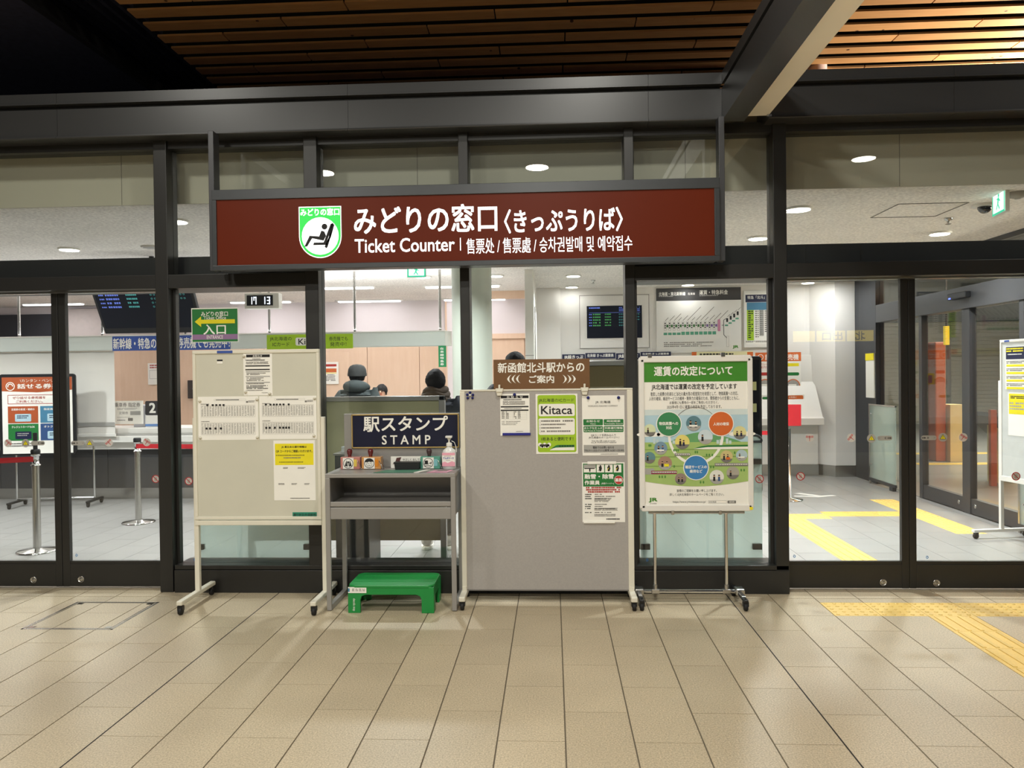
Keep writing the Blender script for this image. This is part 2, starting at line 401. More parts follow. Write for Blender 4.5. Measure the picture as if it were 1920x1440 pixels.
for k in range(-10, 19):
    x0 = GX + .3 * k
    holes = []
    if k >= 13: holes.append((5.19, 5.49))
    if k == 15: holes.append((2.79, 5.19))
    for a, b in tiles_col(k, 2.7 if -4 <= k < 17 else 3.6, 5.585, holes): tile('floor_tile', floor, x0, x0 + .3, a, b, M_TILE, gx=.0034)
    tile('floor_tile', floor, x0, x0 + .3, 5.59, 5.82, M_TILE, gx=.0034)
mb = MB()
for k in list(range(-30, -10)) + list(range(19, 35)):
    for a, b in tiles_col(k, -4, 5.8): mb.box(GX + .3 * k + .002, GX + .3 * k + .298, a + .002, b - .002, -.008, 0)
for k in range(-10, 19):
    for a, b in tiles_col(k, -4, 2.7 if -4 <= k < 17 else 3.6): mb.box(GX + .3 * k + .002, GX + .3 * k + .298, a + .002, b - .002, -.008, 0)
mb.build('floor_tiles_beyond', M_TILE, floor)['kind'] = 'stuff'
for k in (0, 11): box('expansion_joint', M_EXPJ, floor, GX + .3 * k - .0035, GX + .3 * k + .0035, -4, 5.82, -.006, .0006)
def dots(x0, y0, parent, n=5):
    t = tile('tactile_dot_tile', parent, x0, x0 + .3, y0, y0 + .3, M_TACT, .0015, .008)
    key = 'dots%d' % n
    if key not in _tm:
        q = MB()
        for i in range(n):
            for j in range(n):
                q.lathe((-.15 + .3 * (i + .5) / n, -.15 + .3 * (j + .5) / n, 0), [(.0145, -.002), (.0135, .002), (.009, .0045), (.002, .005)], 8)
        o = q.build('stud', M_TACT, None); _tm[key] = o.data
    else:
        o = bpy.data.objects.new('stud', _tm[key]); COL.objects.link(o)
    o.parent = t
def bars(x0, y0, parent, along='y'):
    t = tile('tactile_bar_tile', parent, x0, x0 + .3, y0, y0 + .3, M_TACT, .0015, .008)
    key = 'bars' + along
    if key not in _tm:
        q = MB()
        for i in range(4):
            c = -.15 + .3 * (i + .5) / 4
            if along == 'y': q.extrude_x([(0, 0)] * 0 or [(-.14, 0), (-.135, .0045), (.135, .0045), (.14, 0)], c - .011, c + .011)
            else: q.box(-.14, .14, c - .011, c + .011, 0, .0045)
        o = q.build('raised_bar', M_TACT, None); _tm[key] = o.data
    else:
        o = bpy.data.objects.new('raised_bar', _tm[key]); COL.objects.link(o)
    o.parent = t
for k in range(13, 19): dots(GX + .3 * k, 5.19, floor)
for j in range(8): bars(GX + .3 * 15, 4.89 - .3 * j, floor)
# hatch let into the floor
hatch = struct('trim_1', (-3.155, 5.14, 0), 'steel edged access hatch in the floor by the sliding doors')
for n, (a, b, c, e) in (('hatch_edge', (-3.46, -2.85, 4.84, 4.855)), ('hatch_edge', (-3.46, -2.85, 5.43, 5.445)), ('hatch_edge', (-3.46, -3.445, 4.84, 5.445)), ('hatch_edge', (-2.865, -2.85, 4.84, 5.445)),
                        ('inner_edge', (-3.437, -3.43, 4.862, 5.424)), ('inner_edge', (-2.88, -2.873, 4.862, 5.424)), ('inner_edge', (-3.437, -2.873, 4.862, 4.866)), ('inner_edge', (-3.437, -2.873, 5.42, 5.424))):
    box(n, M_STEEL, hatch, a, b, c, e, -.004, .0015)
for x in (-3.41, -2.90):
    for y in (4.885, 5.40): box('lifting_pocket', M_CHROME, hatch, x - .02, x + .02, y - .015, y + .015, -.002, .0018)

floor_in = struct('floor_inner', label='pale grey tile floor inside the ticket office')
box('grout_bed', mat('pale_grout', (98, 96, 92), .9), floor_in, -12, 4.66, 5.9, 14.2, -.06, -.004)
TAC = {15: [(5.92, 8.92)], 16: [(8.62, 8.92)], 17: [(8.76, 9.06)], 18: [(8.76, 9.06)], 19: [(8.76, 9.06)], 20: [(7.81, 9.91)]}
mb = MB(); cnt = 0
for k in range(-30, 23):
    x0 = GX + .3 * k; x1 = min(x0 + .3, 4.63)
    for a, b in tiles_col(k, 5.9, 14.1, TAC.get(k, ())):
        near = a < 8.2 and (-13 <= k <= 6 or k >= 9)
        if near and cnt < 290: tile('floor_tile', floor_in, x0, x1, a, b, M_TILEIN, .0018); cnt += 1
        else: mb.box(x0 + .0018, x1 - .0018, a + .0018, b - .0018, -.008, 0)
mb.build('floor_tiles_beyond', M_TILEIN, floor_in)['kind'] = 'stuff'
for j in range(9): bars(GX + 4.5, 5.92 + .3 * j, floor_in)
dots(2.44, 8.62, floor_in); dots(2.74, 8.62, floor_in)
for i in range(3): bars(3.04 + .3 * i, 8.76, floor_in, 'x')
for j in range(7): dots(3.94, 7.81 + .3 * j, floor_in)
arrow = tag(MB().flat([(3.18, 10.42), (3.26, 10.46), (3.46, 10.22), (3.62, 10.28), (3.66, 10.22), (3.38, 10.10), (3.10, 10.18), (3.12, 10.24), (3.38, 10.18)], .0004, .0012).build('floor_arrow', M_WHITE, None, (3.4, 10.25, 0)),
            'white tape arrow stuck on the inner floor near the yellow tactile strip', 'floor marking')

# ------------------------------------------------------------------ glass front
wf = struct('wall_front', label='dark framed glass front of the ticket office')
MULL = [(-2.975, -2.875), (-1.83, -1.73), (-.672, -.602), (.538, .608), (1.605, 1.70)]
for i, (a, b) in enumerate(MULL):
    box('mullion', M_FRAME, wf, a, b, 5.70, 5.87, .0 if i in (0, 4) else .2, 3.40, bevel=.004)
box('head_rail', M_FRAME, wf, -8, 5, 5.73, 5.87, 3.345, 3.42)
box('lintel', M_FRAME, wf, -8, -1.83, 5.705, 5.88, 2.292, 2.395, bevel=.004)
box('lintel', M_FRAME, wf, .608, 5, 5.705, 5.88, 2.288, 2.392, bevel=.004)
box('lintel_track', M_STEEL, wf, -8, -2.99, 5.80, 5.84, 2.280, 2.292)
box('lintel_track', M_STEEL, wf, 1.70, 5, 5.80, 5.84, 2.276, 2.288)
box('transom', M_FRAME, wf, -1.73, .538, 5.73, 5.87, 2.55, 2.62)
box('base_panel', M_FRAME, wf, -2.86, 1.697, 5.69, 5.95, 0, .17, bevel=.003)
box('base_cap', M_FRAME, wf, -2.86, 1.697, 5.70, 5.95, .172, .205, bevel=.003)
box('operator_box', M_FRAME, wf, -8, -1.84, 5.92, 6.12, 2.30, 2.56)
box('operator_box', M_FRAME, wf, .62, 4.58, 5.92, 6.12, 2.30, 2.56)
for a, b, z0, z1 in ((-8, -2.975, 2.395, 3.345), (-2.875, -1.83, 2.395, 3.345), (-1.73, -.672, 2.62, 3.345), (-.602, .538, 2.62, 3.345), (.608, 1.605, 2.392, 3.345), (1.70, 5, 2.392, 3.345),
                     (-2.875, -1.83, .205, 2.292), (-1.73, -.672, .205, 2.55), (-.602, .538, .205, 2.55), (.608, 1.605, .205, 2.288)):
    box('pane', M_GLASS, wf, a, b, 5.79, 5.80, z0, z1)
for a, b in ((-2.875, -1.83), (.608, 1.605)):
    for q in (a, b - .022): box('glazing_bead', M_FRAME, wf, q, q + .022, 5.77, 5.82, .205, 2.29)

M_TRANSP_W = mat('sticker_white', (206, 202, 196), .6)
M_DRAGON = mat('dragonfly_red', (196, 70, 72), .6)
M_BAN = mat('ban_red', (180, 40, 44), .6)
def dragonfly(pr, cx, cz, rot, r=.031):
    pr.disc(cx, cz, r, M_TRANSP_W, 1)
    def q(pts, m=M_DRAGON):
        c, s_ = math.cos(rot), math.sin(rot); pr.poly([(cx + (x * c - z * s_) * r, cz + (x * s_ + z * c) * r) for x, z in pts], m, 2)
    q([(-.06, -.75), (.06, -.75), (.1, .5), (-.1, .5)])
    for s in (-1, 1):
        for zz in (.38, .12): q([(0, zz), (s * .85, zz + .12), (s * .85, zz - .06), (0, zz - .1)][::s])
def no_hand(pr, cx, cz, r=.031):
    pr.disc(cx, cz, r, M_TRANSP_W, 1); pr.rr(cx - r * .36, cx + r * .36, cz - r * .55, cz + r * .2, M_MID, 2, r * .2)
    for i in range(4): pr.rect(cx - r * .36 + i * r * .19, cx - r * .24 + i * r * .19, cz + r * .1, cz + r * .55, M_MID, 2)
    pr.ring(cx, cz, r, r * .2, M_BAN, 3); pr.line(cx - r * .62, cz + r * .62, cx + r * .62, cz - r * .62, r * .17, M_BAN, 3)
def warn(pr, cx, cz, r=.032):
    pr.disc(cx, cz, r, M_MID, 1); pr.poly([(cx - r * .72, cz - r * .45), (cx + r * .72, cz - r * .45), (cx, cz + r * .72)], M_INK, 2)
    pr.poly([(cx - r * .58, cz - r * .37), (cx + r * .58, cz - r * .37), (cx, cz + r * .56)], M_YELLOW, 3); pr.rect(cx - .0016, cx + .0016, cz - r * .1, cz + r * .3, M_INK, 4); pr.disc(cx, cz - r * .23, .0017, M_INK, 4)
def auto(pr, x0, x1, zc, flip):
    pr.rr(x0, x1, zc - .017, zc + .017, M_MID, 1, .0165)
    a, b = (x0 + .006, x0 + .034) if flip else (x1 - .034, x1 - .006)
    pr.text('自動', a, b, zc - .006, zc + .006, M_INK, 3, .02)
    c = (x0 + .046) if flip else (x1 - .046); s = 1 if flip else -1
    for o_ in (0, .006): pr.line(c + s * o_ - s * .003, zc + .007, c + s * o_ + s * .003, zc, .0025, M_INK, 3); pr.line(c + s * o_ - s * .003, zc - .007, c + s * o_ + s * .003, zc, .0025, M_INK, 3)
    e = (x1 - .02, x1 - .008) if flip else (x0 + .008, x0 + .02); pr.rect(e[0], e[1], zc - .0015, zc + .0015, M_GREYINK, 3)
def swirl(pr, cx, cz):
    m = mat('maker_blue', (70, 130, 190), .5); pr.ring(cx, cz, .011, .005, m, 2, -120, 120); pr.disc(cx - .004, cz, .004, m, 2)
def door_leaf(name, label, a, b, stl, str_, lock):
    o = struct(name, ((a + b) / 2, 5.84, 0), label)
    box('stile', M_FRAME, o, a, a + stl, 5.815, 5.855, .01, 2.285, bevel=.003); box('stile', M_FRAME, o, b - str_, b, 5.815, 5.855, .01, 2.285, bevel=.003)
    box('bottom_rail', M_FRAME, o, a + stl, b - str_, 5.815, 5.855, .012, .188, bevel=.003); box('glazing_bead', M_FRAME, o, a + stl, b - str_, 5.820, 5.85, .188, .208)
    box('pane', M_GLASS, o, a + stl, b - str_, 5.831, 5.839, .205, 2.285)
    k = MB().lathe((lock[0], 5.815, lock[1]), [(.026, 0), (.026, -.004), (.021, -.006), (.02, -.003), (.012, -.003), (.008, -.006), (.001, -.006)], 18, 'y').build('lock_cylinder', M_STEEL, o)
    return o, Print(o, 5.8305, .0003)
d1, p1 = door_leaf('door_1', 'left leaf of the sliding glass doors beside the poster stand', -5.2, -3.813, .06, .052, (-4.0442,0.0632))
d2, p2 = door_leaf('door_2', 'right leaf of the sliding glass doors nearest the beige notice board', -3.809, -2.965, .058, .03, (-3.6636,0.0679))
d3, p3 = door_leaf('door_3', 'left leaf of the sliding glass doors at the yellow tactile paving', 1.705, 2.597, .02, .052, (2.4093,0.054))
d4, p4 = door_leaf('door_4', 'right leaf of the sliding glass doors at the yellow tactile paving', 2.601, 4.0, .05, .06, (2.7906,0.0508))
dragonfly(p1, -4.2399, 1.1258, -0.7); warn(p1, -4.0980, 1.1247); auto(p1, -4.0551, -3.9436, 1.1244, False); auto(p2, -3.7341, -3.6232, 1.1220, True)
warn(p2, -3.5849, 1.1209); dragonfly(p2, -3.4317, 1.1238, 0.75); dragonfly(p2, -3.1310, 1.1257, -0.6); no_hand(p2, -3.0643, 0.8409); swirl(p2, -3.7080, 0.2509)
dragonfly(p3, 1.8917, 1.1191, 0); dragonfly(p3, 2.1923, 1.1168, 0.9); warn(p3, 2.3381, 1.1117); auto(p3, 2.3803, 2.4875, 1.1133, False); no_hand(p3, 1.8237, 0.8356); swirl(p3, 1.7726, 0.2429); auto(p4, 2.6936, 2.8039, 1.1128, True); warn(p4, 2.8495, 1.1155); dragonfly(p4, 2.9937, 1.1144, -0.6); no_hand(p4, 3.3661, 0.8275); swirl(p4, 2.7303, 0.2351)
for q in (p1, p2, p3, p4): q.done()
pw = Print(wf, 5.7895, .0003)
no_hand(pw, 1.5142,0.8229); no_hand(pw, -2.7842,0.8286); swirl(pw, -2.7486,0.2275); swirl(pw, 0.6863,0.2244); pw.done()

# ------------------------------------------------------------------ fascia, beam
fas = struct('trim_2', label='grey metal fascia over the glass front')
PROF = [(5.594, 3.664), (5.594, 3.735), (5.90, 3.735), (5.90, 3.397), (5.578, 3.397), (5.575, 3.402), (5.577, 3.412), (5.598, 3.418), (5.597, 3.618), (5.645, 3.622), (5.645, 3.650), (5.582, 3.651), (5.582, 3.659)]
for a, b in ((-8, -3.645), (-3.645, -1.461), (-1.461, .706), (.706, 1.222), (1.546, 2.825), (2.825, 6)):
    MB().extrude_x(PROF, a + .001, b - .001).build('fascia_panel', M_FASC, fas)
bm_ = struct('trim_3', label='grey beam running from the fascia towards the concourse')
M_BEAMLIT = mat('cream_soffit', (244, 238, 222), .6, var=.03, scale=3)
q = MB()
for x0, x1, z0, z1 in ((1.222, 1.38, 3.655, 3.735), (1.26, 1.38, 3.622, 3.655), (1.222, 1.38, 3.40, 3.622)): q.box(x0, x1, -3, 5.60, z0, z1)
q.build('beam_channel', M_FASC, bm_)
box('beam_lip', M_FASC, bm_, 1.216, 1.375, -3, 5.588, 3.385, 3.40)
box('beam_soffit', M_BEAMLIT, bm_, 1.384, 1.545, -3, 5.59, 3.42, 3.70)
box('beam_end_clip', M_STEEL, bm_, 1.53, 1.56, 5.56, 5.59, 3.405, 3.42)

# ------------------------------------------------------------------ concourse ceiling
cl = struct('ceiling', label='dark concourse ceiling with cedar slats')
box('upper_deck', M_DARKCEIL, cl, -14, 14, -6, 16, 5.2, 5.3)
ZS, PITCH = 4.66, .2465
q = MB()
for i in range(90): q.box(-14 + i * .117, -13.96 + i * .117, 4.0, 14, 5.13, 5.2)
q.build('deck_rib', M_DARKCEIL, cl)
box('deck_edge', mat('near_black_steel', (20, 20, 24), .7), cl, -4.27, -4.21, -6, 14, 4.70, 4.82)
box('deck_panel', M_DARKCEIL, cl, -14, -4.3, -6, 14, 4.82, 4.86)
box('slat_void', mat('void_black', (10, 10, 10), .9), cl, -3.5, 14, 4.0, 14, 4.80, 4.82)
for i in range(-9, 13):
    yc = 6.35 + i * PITCH
    if yc < 5.2: continue
    off = (i * .61) % 1.82
    x = -3.48
    nx = -3.48 + (1.82 - off if off else 1.82)
    while x < 9:
        if nx - x > .05: box('slat', M_SLAT, cl, x + .006, min(nx, 9) - .006, yc - .07, yc + .07, ZS, ZS + .018)
        x, nx = nx, nx + 1.82
    box('slat_batten', MATS['void_black'], cl, -3.45, 9, yc - .02, yc + .02, ZS + .018, ZS + .14)
MB().lathe((2.68, 8.0, 3.75), [(.11, 0), (.11, 1.1)], 18).build('hall_column', mat('pinkish_column', (196, 172, 166), .6), cl)
box('room_roof', M_DARKCEIL, cl, -8, 4.6, 5.9, 14.2, 3.70, 3.73)

# ------------------------------------------------------------------ office shell
ci = struct('ceiling_inner', label='white rock wool ceiling of the ticket office')
box('ceiling_panel', M_CEIL, ci, -12, 4.6, 5.96, 14.2, 2.98, 3.05)
acc = MB()
hx0, hx1, hy0, hy1 = 2.86, 3.42, 6.56, 7.12
for a in ((hx0, hx1, hy0, hy0 + .008), (hx0, hx1, hy1, hy1 + .008), (hx0, hx0 + .008, hy0, hy1), (hx1, hx1 + .008, hy0, hy1)): acc.box(*a, 2.976, 2.981)
acc.build('access_panel_joint', M_GREYINK, ci)
wb = struct('wall_bulkhead', label='beige bulkhead behind the upper glass')
box('bulkhead_board', M_BULK, wb, -8, 4.6, 5.945, 5.96, 2.978, 3.72)
for x in (-3.36, -1.02, 1.02, 2.6): box('board_joint', M_GREYINK, wb, x, x + .004, 5.9435, 5.946, 2.98, 3.70)
wk = struct('wall_back', label='far wall of the ticket office, white above pale wood panels')
box('white_band', M_LILAC, wk, -12, -.2, 14.0, 14.1, 2.33, 2.98)
box('wall_core', M_LIGHTWOOD, wk, -12, -.2, 14.05, 14.1, 0, 2.33)
for i in range(12): box('wood_panel', M_LIGHTWOOD, wk, -11.05 + i * .96 + .004, -11.05 + (i + 1) * .96 - .004, 14.02, 14.05, .05, 2.30, bevel=.002)
box('wood_trim', M_LIGHTWOOD, wk, -1.45, -.2, 13.97, 14.0, 2.27, 2.36)
box('ceiling_beam', M_LIGHTWOOD, wk, -1.45, -.28, 12.6, 12.75, 2.86, 2.98)
box('door_leaf_tall', M_LILAC, wk, -1.9, -1.42, 13.96, 13.99, 1.0, 2.93)
for x in (-1.92, -1.42): box('door_frame_strip', M_LIGHTWOOD, wk, x, x + .03, 13.95, 13.99, 0, 2.95)
box('cabinet_dark', mat('dark_opening', (38, 38, 44), .6), wk, -12, -8.9, 13.90, 14.0, 2.30, 2.84)
box('cabinet_beige', mat('beige_cabinet', (196, 184, 178), .6), wk, -8.9, -6.72, 13.85, 14.0, 2.30, 2.92)
wl = struct('wall_left', label='left wall of the ticket office')
box('wall_board', M_LILAC, wl, -12, -11.9, 5.95, 14.1, 0, 2.98)
wp = struct('wall_partition', label='white partition between counter and ticket machines')
box('partition_panel', M_WHITE, wp, -.345, -.235, 10.1, 14.0, .0, 2.98, bevel=.004)
box('panel_joint', M_GREYINK, wp, -.346, -.234, 10.099, 10.101, 1.86, 1.866)
fr = thing('framed_notice', 'framed notice on the side of the white partition beyond the brown sign', 'notice', (-.232, 11.2, 1.9))
box('frame', M_MID, fr, -.235, -.225, 10.75, 11.65, 1.75, 2.55); box('notice_sheet', M_PAPER, fr, -.226, -.222, 10.8, 11.6, 1.8, 2.5)
wr = struct('wall_machines', label='white wall with ticket machines and fare maps')
box('wall_board', M_WALLIN, wr, -.235, 4.62, 12.42, 12.6, 0, 2.98)
box('wall_step', M_WALLIN, wr, -.235, .14, 12.30, 12.42, 0, 2.98, bevel=.004)
box('corner_column', M_WALLIN, wr, 4.30, 4.60, 12.05, 12.45, .17, 2.98, bevel=.004)
MB().flat([(4.04, 12.42), (4.30, 12.05), (4.30, 12.42)], .17, 2.98).build('column_splay', M_WALLIN, wr)
box('column_plinth', M_STEEL, wr, 4.29, 4.605, 12.04, 12.45, 0, .17)
MB().flat([(4.03, 12.42), (4.29, 12.04), (4.29, 12.42)], 0, .17).build('splay_plinth', M_STEEL, wr)
con = MB().extrude_x([(12.42, 1.87), (12.40, 1.87), (12.38, 1.45), (12.02, .92), (11.96, .90), (11.96, .80), (12.24, .78), (12.24, .17), (12.42, .17)], .2, 4.10).build('ticket_machine_console', M_WHITE, wr, bevel=.004)
box('console_plinth', M_STEEL, wr, .2, 4.10, 12.22, 12.4, 0, .17)
for x in (1.2, 2.2, 3.2): box('console_joint', M_GREYINK, wr, x, x + .005, 12.365, 12.40, 1.46, 1.87)

# round column in front of the counter
rc = struct('pillar_round', (-.955, 9.3, 0), 'round grey green column in front of the counter')
MB().lathe((-.955, 9.3, 0), [(.24, 0), (.24, 2.98)], 36).build('column_shaft', mat('grey_green_column', (190, 196, 184), .45, var=.02, scale=2), rc)
MB().lathe((-.955, 9.3, 0), [(.25, 0), (.25, .15)], 36).build('column_plinth', M_STEEL, rc)

# right-hand glass wall with automatic doors
wx = struct('wall_right', label='grey framed glass wall with automatic doors on the right')
X0 = 4.6
box('header_beam', M_FRAME2, wx, X0, X0 + .16, 5.95, 11.3, 2.29, 2.54, bevel=.004)
box('dark_end_panel', mat('dark_end_panel', (44, 46, 52), .4, .2), wx, X0, X0 + .12, 11.3, 12.45, 0, 2.98)
box('upper_rail', M_FRAME2, wx, X0, X0 + .14, 5.95, 11.3, 2.93, 3.2)
for y0, y1 in ((10.45, 10.62), (9.97, 10.05), (8.86, 9.02), (7.86, 7.94), (6.0, 6.12)): box('mullion', M_FRAME2, wx, X0 + .02, X0 + .1, y0, y1, .0, 2.29, bevel=.003)
for y0, y1 in ((6.12, 7.86), (7.94, 8.86), (9.02, 9.97)):
    box('bottom_rail', M_FRAME2, wx, X0 + .03, X0 + .09, y0, y1, .01, .175); box('pane', M_GLASS, wx, X0 + .055, X0 + .065, y0, y1, .175, 2.29)
box('pane', M_GLASS, wx, X0 + .055, X0 + .065, 10.05, 10.45, .175, 2.29)
box('pane', M_GLASS, wx, X0 + .055, X0 + .065, 5.95, 11.3, 2.54, 2.93)
box('pane', M_GLASS, wx, X0 + .055, X0 + .065, 10.62, 11.3, .1, 2.29)
for y, z in ((8.78, .1), (9.12, .095)): MB().lathe((X0 + .03, y, z), [(.001, -.004), (.026, -.004), (.026, .002)], 16, 'x').build('lock_cylinder', M_STEEL, wx)
sn = thing('door_sensor', 'dark motion sensor box on the header of the right-hand automatic doors', 'sensor', (4.58, 9.0, 2.45))
box('sensor_body', M_BLACK, sn, 4.53, 4.60, 8.78, 9.16, 2.405, 2.475, bevel=.01); box('indicator', glow('sensor_led', (90, 110, 255), 3), sn, 4.526, 4.531, 9.08, 9.12, 2.41, 2.425)
# guard glass screens beside the sliding doors
def guard(name, label, x0, x1, y, z1, clampx, ry=0):
    o = thing(name, label, 'glass screen', ((x0 + x1) / 2, y, .03))
    pts = rrect(x0, x1, .05, z1, .05)
    MB().prism(pts, y, y + .01).build('guard_pane', M_GUARD, o)
    t = MB(); e = pts + [pts[0]]
    t.tube([(x, y + .005, z) for x, z in e if z > .11], .011, 6); t.build('edge_rail', M_FRAME2, o)
    for x in clampx:
        for z in (.28, .93): box('clamp', M_BLACK, o, x - .035, x + .035, y - .015, y + .025, z - .022, z + .022, bevel=.004)
    for x in (x0 + .1, x1 - .1): box('foot', M_BLACK, o, x - .03, x + .03, y - .02, y + .03, .0, .07)
    return o
guard('guard_screen', 'frosted guard screen behind the glass at the beige notice board', -2.83, -1.90, 5.99, 1.13, (-2.80, -1.93))
guard('guard_screen', 'frosted guard screen behind the glass at the fare poster stand', .66, 1.585, 5.99, 1.13, (.70, 1.545))
def guard_side(label, y0, y1, x, z0, z1):
    o = thing('guard_screen', label, 'glass screen', (x, (y0 + y1) / 2, z0))
    box('guard_pane', M_GUARD, o, x, x + .012, y0, y1, z0, z1); box('top_rail', M_STEEL, o, x - .006, x + .018, y0, y1, z1, z1 + .02)
    box('edge_post', M_STEEL, o, x - .005, x + .017, y1 - .03, y1, 0, z1); box('bottom_rail', M_FRAME2, o, x - .01, x + .02, y0, y1, z0 - .04, z0)
    for z in (z0 + .2, z1 - .12): MB().lathe((x - .004, y1 - .09, z), [(.012, 0), (.012, -.008), (.004, -.012)], 10, 'x').build('bolt', M_CHROME, o)
    box('foot', M_FRAME2, o, x - .02, x + .03, y0 + .05, y0 + .15, 0, z0 - .04)
guard_side('pale green guard screen at the far end of the right-hand glass wall', 10.5, 11.35, 4.52, .09, 1.12)
guard_side('pale green guard screen behind the white notice board on the right', 7.3, 7.86, 4.56, .09, 1.0)

# hall beyond the right-hand glass wall
bh = struct('wall_beyond', label='roller shutters of the hall beyond the glass wall')
box('floor_beyond', M_TILEIN, bh, 4.66, 24, 5.85, 26, -.06, -.001)
box('wall_board', mat('beige_far_wall', (204, 194, 168), .7), bh, 6, 24, 24.0, 24.2, 0, 6)
sl_ = mat('shutter_slat', (196, 190, 168), .5)
for i in range(26): box('shutter_slat', sl_, bh, 8.2, 15.4, 23.93, 24.0, .06 + i * .115, .06 + i * .115 + .108, bevel=.006)
for x in (8.1, 11.8, 15.4): box('shutter_guide', M_GREYSTEEL, bh, x, x + .12, 23.88, 24.0, 0, 3.2)
box('shutter_box', mat('dark_shutter_box', (110, 116, 112), .5), bh, 8.0, 15.6, 23.7, 24.0, 3.05, 4.6)
box('ceiling_beyond', M_DARKCEIL, bh, 4.7, 24, 5.9, 26, 5.0, 5.1)
for y in (13.5, 15.2): box('floor_stripe', M_TACT, bh, 6.2, 12, y, y + .3, -.001, .002)
gx = thing('ticket_gate', 'orange and white ticket gate cabinet seen through the right-hand glass wall', 'ticket gate', (6.9, 14.2, 0))
box('cabinet', M_RUST, gx, 6.72, 6.90, 14.0, 14.3, 0, 2.1, bevel=.02); box('front_panel', mat('gate_cream', (226, 200, 140), .5), gx, 6.92, 7.16, 13.9, 14.3, 0, 1.0); box('guard_rail', M_STEEL, gx, 7.2, 7.24, 14.0, 15.6, .7, 1.0)
gx = thing('leaflet_rack', 'orange slanted leaflet rack seen through the right-hand glass wall', 'rack', (6.3, 11.4, 0))
MB().prism([(6.1, .95), (6.16, 1.0), (6.62, .55), (6.56, .5)], 11.0, 11.8).build('slanted_tray', M_BLACK, gx); box('side_panel', M_RUST, gx, 6.02, 6.1, 11.0, 11.06, 0, 1.05); box('post', mat('rack_cream', (232, 214, 160), .5), gx, 6.24, 6.34, 11.3, 11.5, 0, .85); box('post', MATS['rack_cream'], gx, 6.46, 6.54, 11.3, 11.5, 0, .62)
hs = thing('hanging_sign', 'narrow yellow sign hanging beyond the right-hand glass wall', 'sign', (5.9, 11.9, 2.0))
box('sign_box', glow('yellow_lit_sign', (246, 214, 20), .7), hs, 5.83, 5.89, 11.84, 11.90, 1.98, 2.26); box('bracket', M_BLACK, hs, 5.85, 5.87, 11.86, 11.88, 2.26, 5.0)
hs = thing('wall_notice', 'tall yellow headed notice on the dark end panel of the right-hand wall', 'notice', (4.58, 11.5, 1.25))
box('notice_sheet', M_PAPER, hs, 4.585, 4.60, 11.33, 11.62, 1.22, 1.86); box('notice_header', M_YELLOW, hs, 4.58, 4.585, 11.33, 11.62, 1.76, 1.86)

# ================================================================== FOREGROUND THINGS
# ------------------------------------------------------------------ lit ticket counter sign
YS = 5.42
M_SIGNFACE = mat('sign_brown_acrylic', (86, 31, 14), .35, var=.02, emit=.3, spec=.1)
M_LIT = glow('lit_white_letter', (255, 255, 255), 1.15)
M_LITGREEN = glow('lit_green', (40, 190, 70), .9)
sg = thing('ticket_counter_sign', 'long backlit brown ticket counter sign hung above the glass front', 'sign', (-.62, 5.52, 2.375))
sx0, sx1, sz0, sz1 = -2.402, 1.162, 2.377, 2.948
box('sign_box', M_FRAME2, sg, sx0 + .01, sx1 - .01, YS + .02, 5.60, sz0 + .01, sz1 - .01)
for nm, a in (('frame_rail', (sx0, sx1, sz1 - .072, sz1)), ('frame_rail', (sx0, sx1, sz0, sz0 + .036)), ('frame_rail', (sx0, sx0 + .032, sz0 + .036, sz1 - .072)), ('frame_rail', (sx1 - .036, sx1, sz0 + .036, sz1 - .072))):
    box(nm, mat('sign_frame_grey', (62, 64, 66), .35, .3), sg, a[0], a[1], YS - .012, YS + .03, a[2], a[3], bevel=.003)
box('sign_face', M_SIGNFACE, sg, sx0 + .03, sx1 - .034, YS, YS + .02, sz0 + .034, sz1 - .07)
for x in (-2.462, 1.178): box('hanger_post', M_FRAME2, sg, x, x + .04, 5.50, 5.60, 2.39, 3.397, bevel=.003)
pr = Print(sg, YS, .0008)
pr.text('みどりの窓口', -1.383,-0.3706,2.6153,2.8098, M_LIT, 2, .012)
pr.text('〈きっぷうりば〉', -0.3228,0.4992,2.5965,2.7653, M_LIT, 2, .012)
pr.text('Ticket Counter', -1.38,-0.6718,2.4827,2.5809, M_LIT, 2, .008)
pr.rect(-0.6344,-0.628,2.4843,2.5738, M_LIT, 2)
pr.text('售票处 / 售票處 / 승차권발매 및 예약접수', -0.5894,0.5638,2.46,2.5679, M_LIT, 2, .003)
lx0, lx1, lz0, lz1 = -1.7774,-1.4733,2.4526,2.8164
lc, lr = (lx0 + lx1) / 2, (lx1 - lx0) / 2
sh = [(lx0, lz1), (lx0, lz0 + lr)] + [(lc - lr * math.cos(math.radians(a)), lz0 + lr - lr * math.sin(math.radians(a))) for a in range(0, 181, 10)] + [(lx1, lz0 + lr), (lx1, lz1)]
pr.poly(sh, M_LIT, 1)
k = .965
pr.poly([(lc + (x - lc) * k, (lz0 + lz1) / 2 + (z - (lz0 + lz1) / 2) * k) for x, z in sh], M_LITGREEN, 2)
cz = lz0 + lr * 1.02
pr.disc(lc, cz, lr * .87, M_LIT, 3)
pr.text('みどりの窓口', lx0 + .012, lx1 - .012, lz1 - .065, lz1 - .014, M_LIT, 3, .02)
def seat(pts): pr.poly([(lc + x * lr, cz + z * lr) for x, z in pts], M_INK, 4)
pr.disc(lc + .21 * lr, cz + .43 * lr, .135 * lr, M_INK, 4)                                     # head
seat([(.42, .02), (.56, .56), (.68, .52), (.5, -.08), (.2, -.5), (.28, -.58), (.34, -.52)][::-1])
seat([(.64, .60), (.30, -.30), (.36, -.42), (-.34, -.42), (-.3, -.3), (.16, -.3), (.5, .55)])
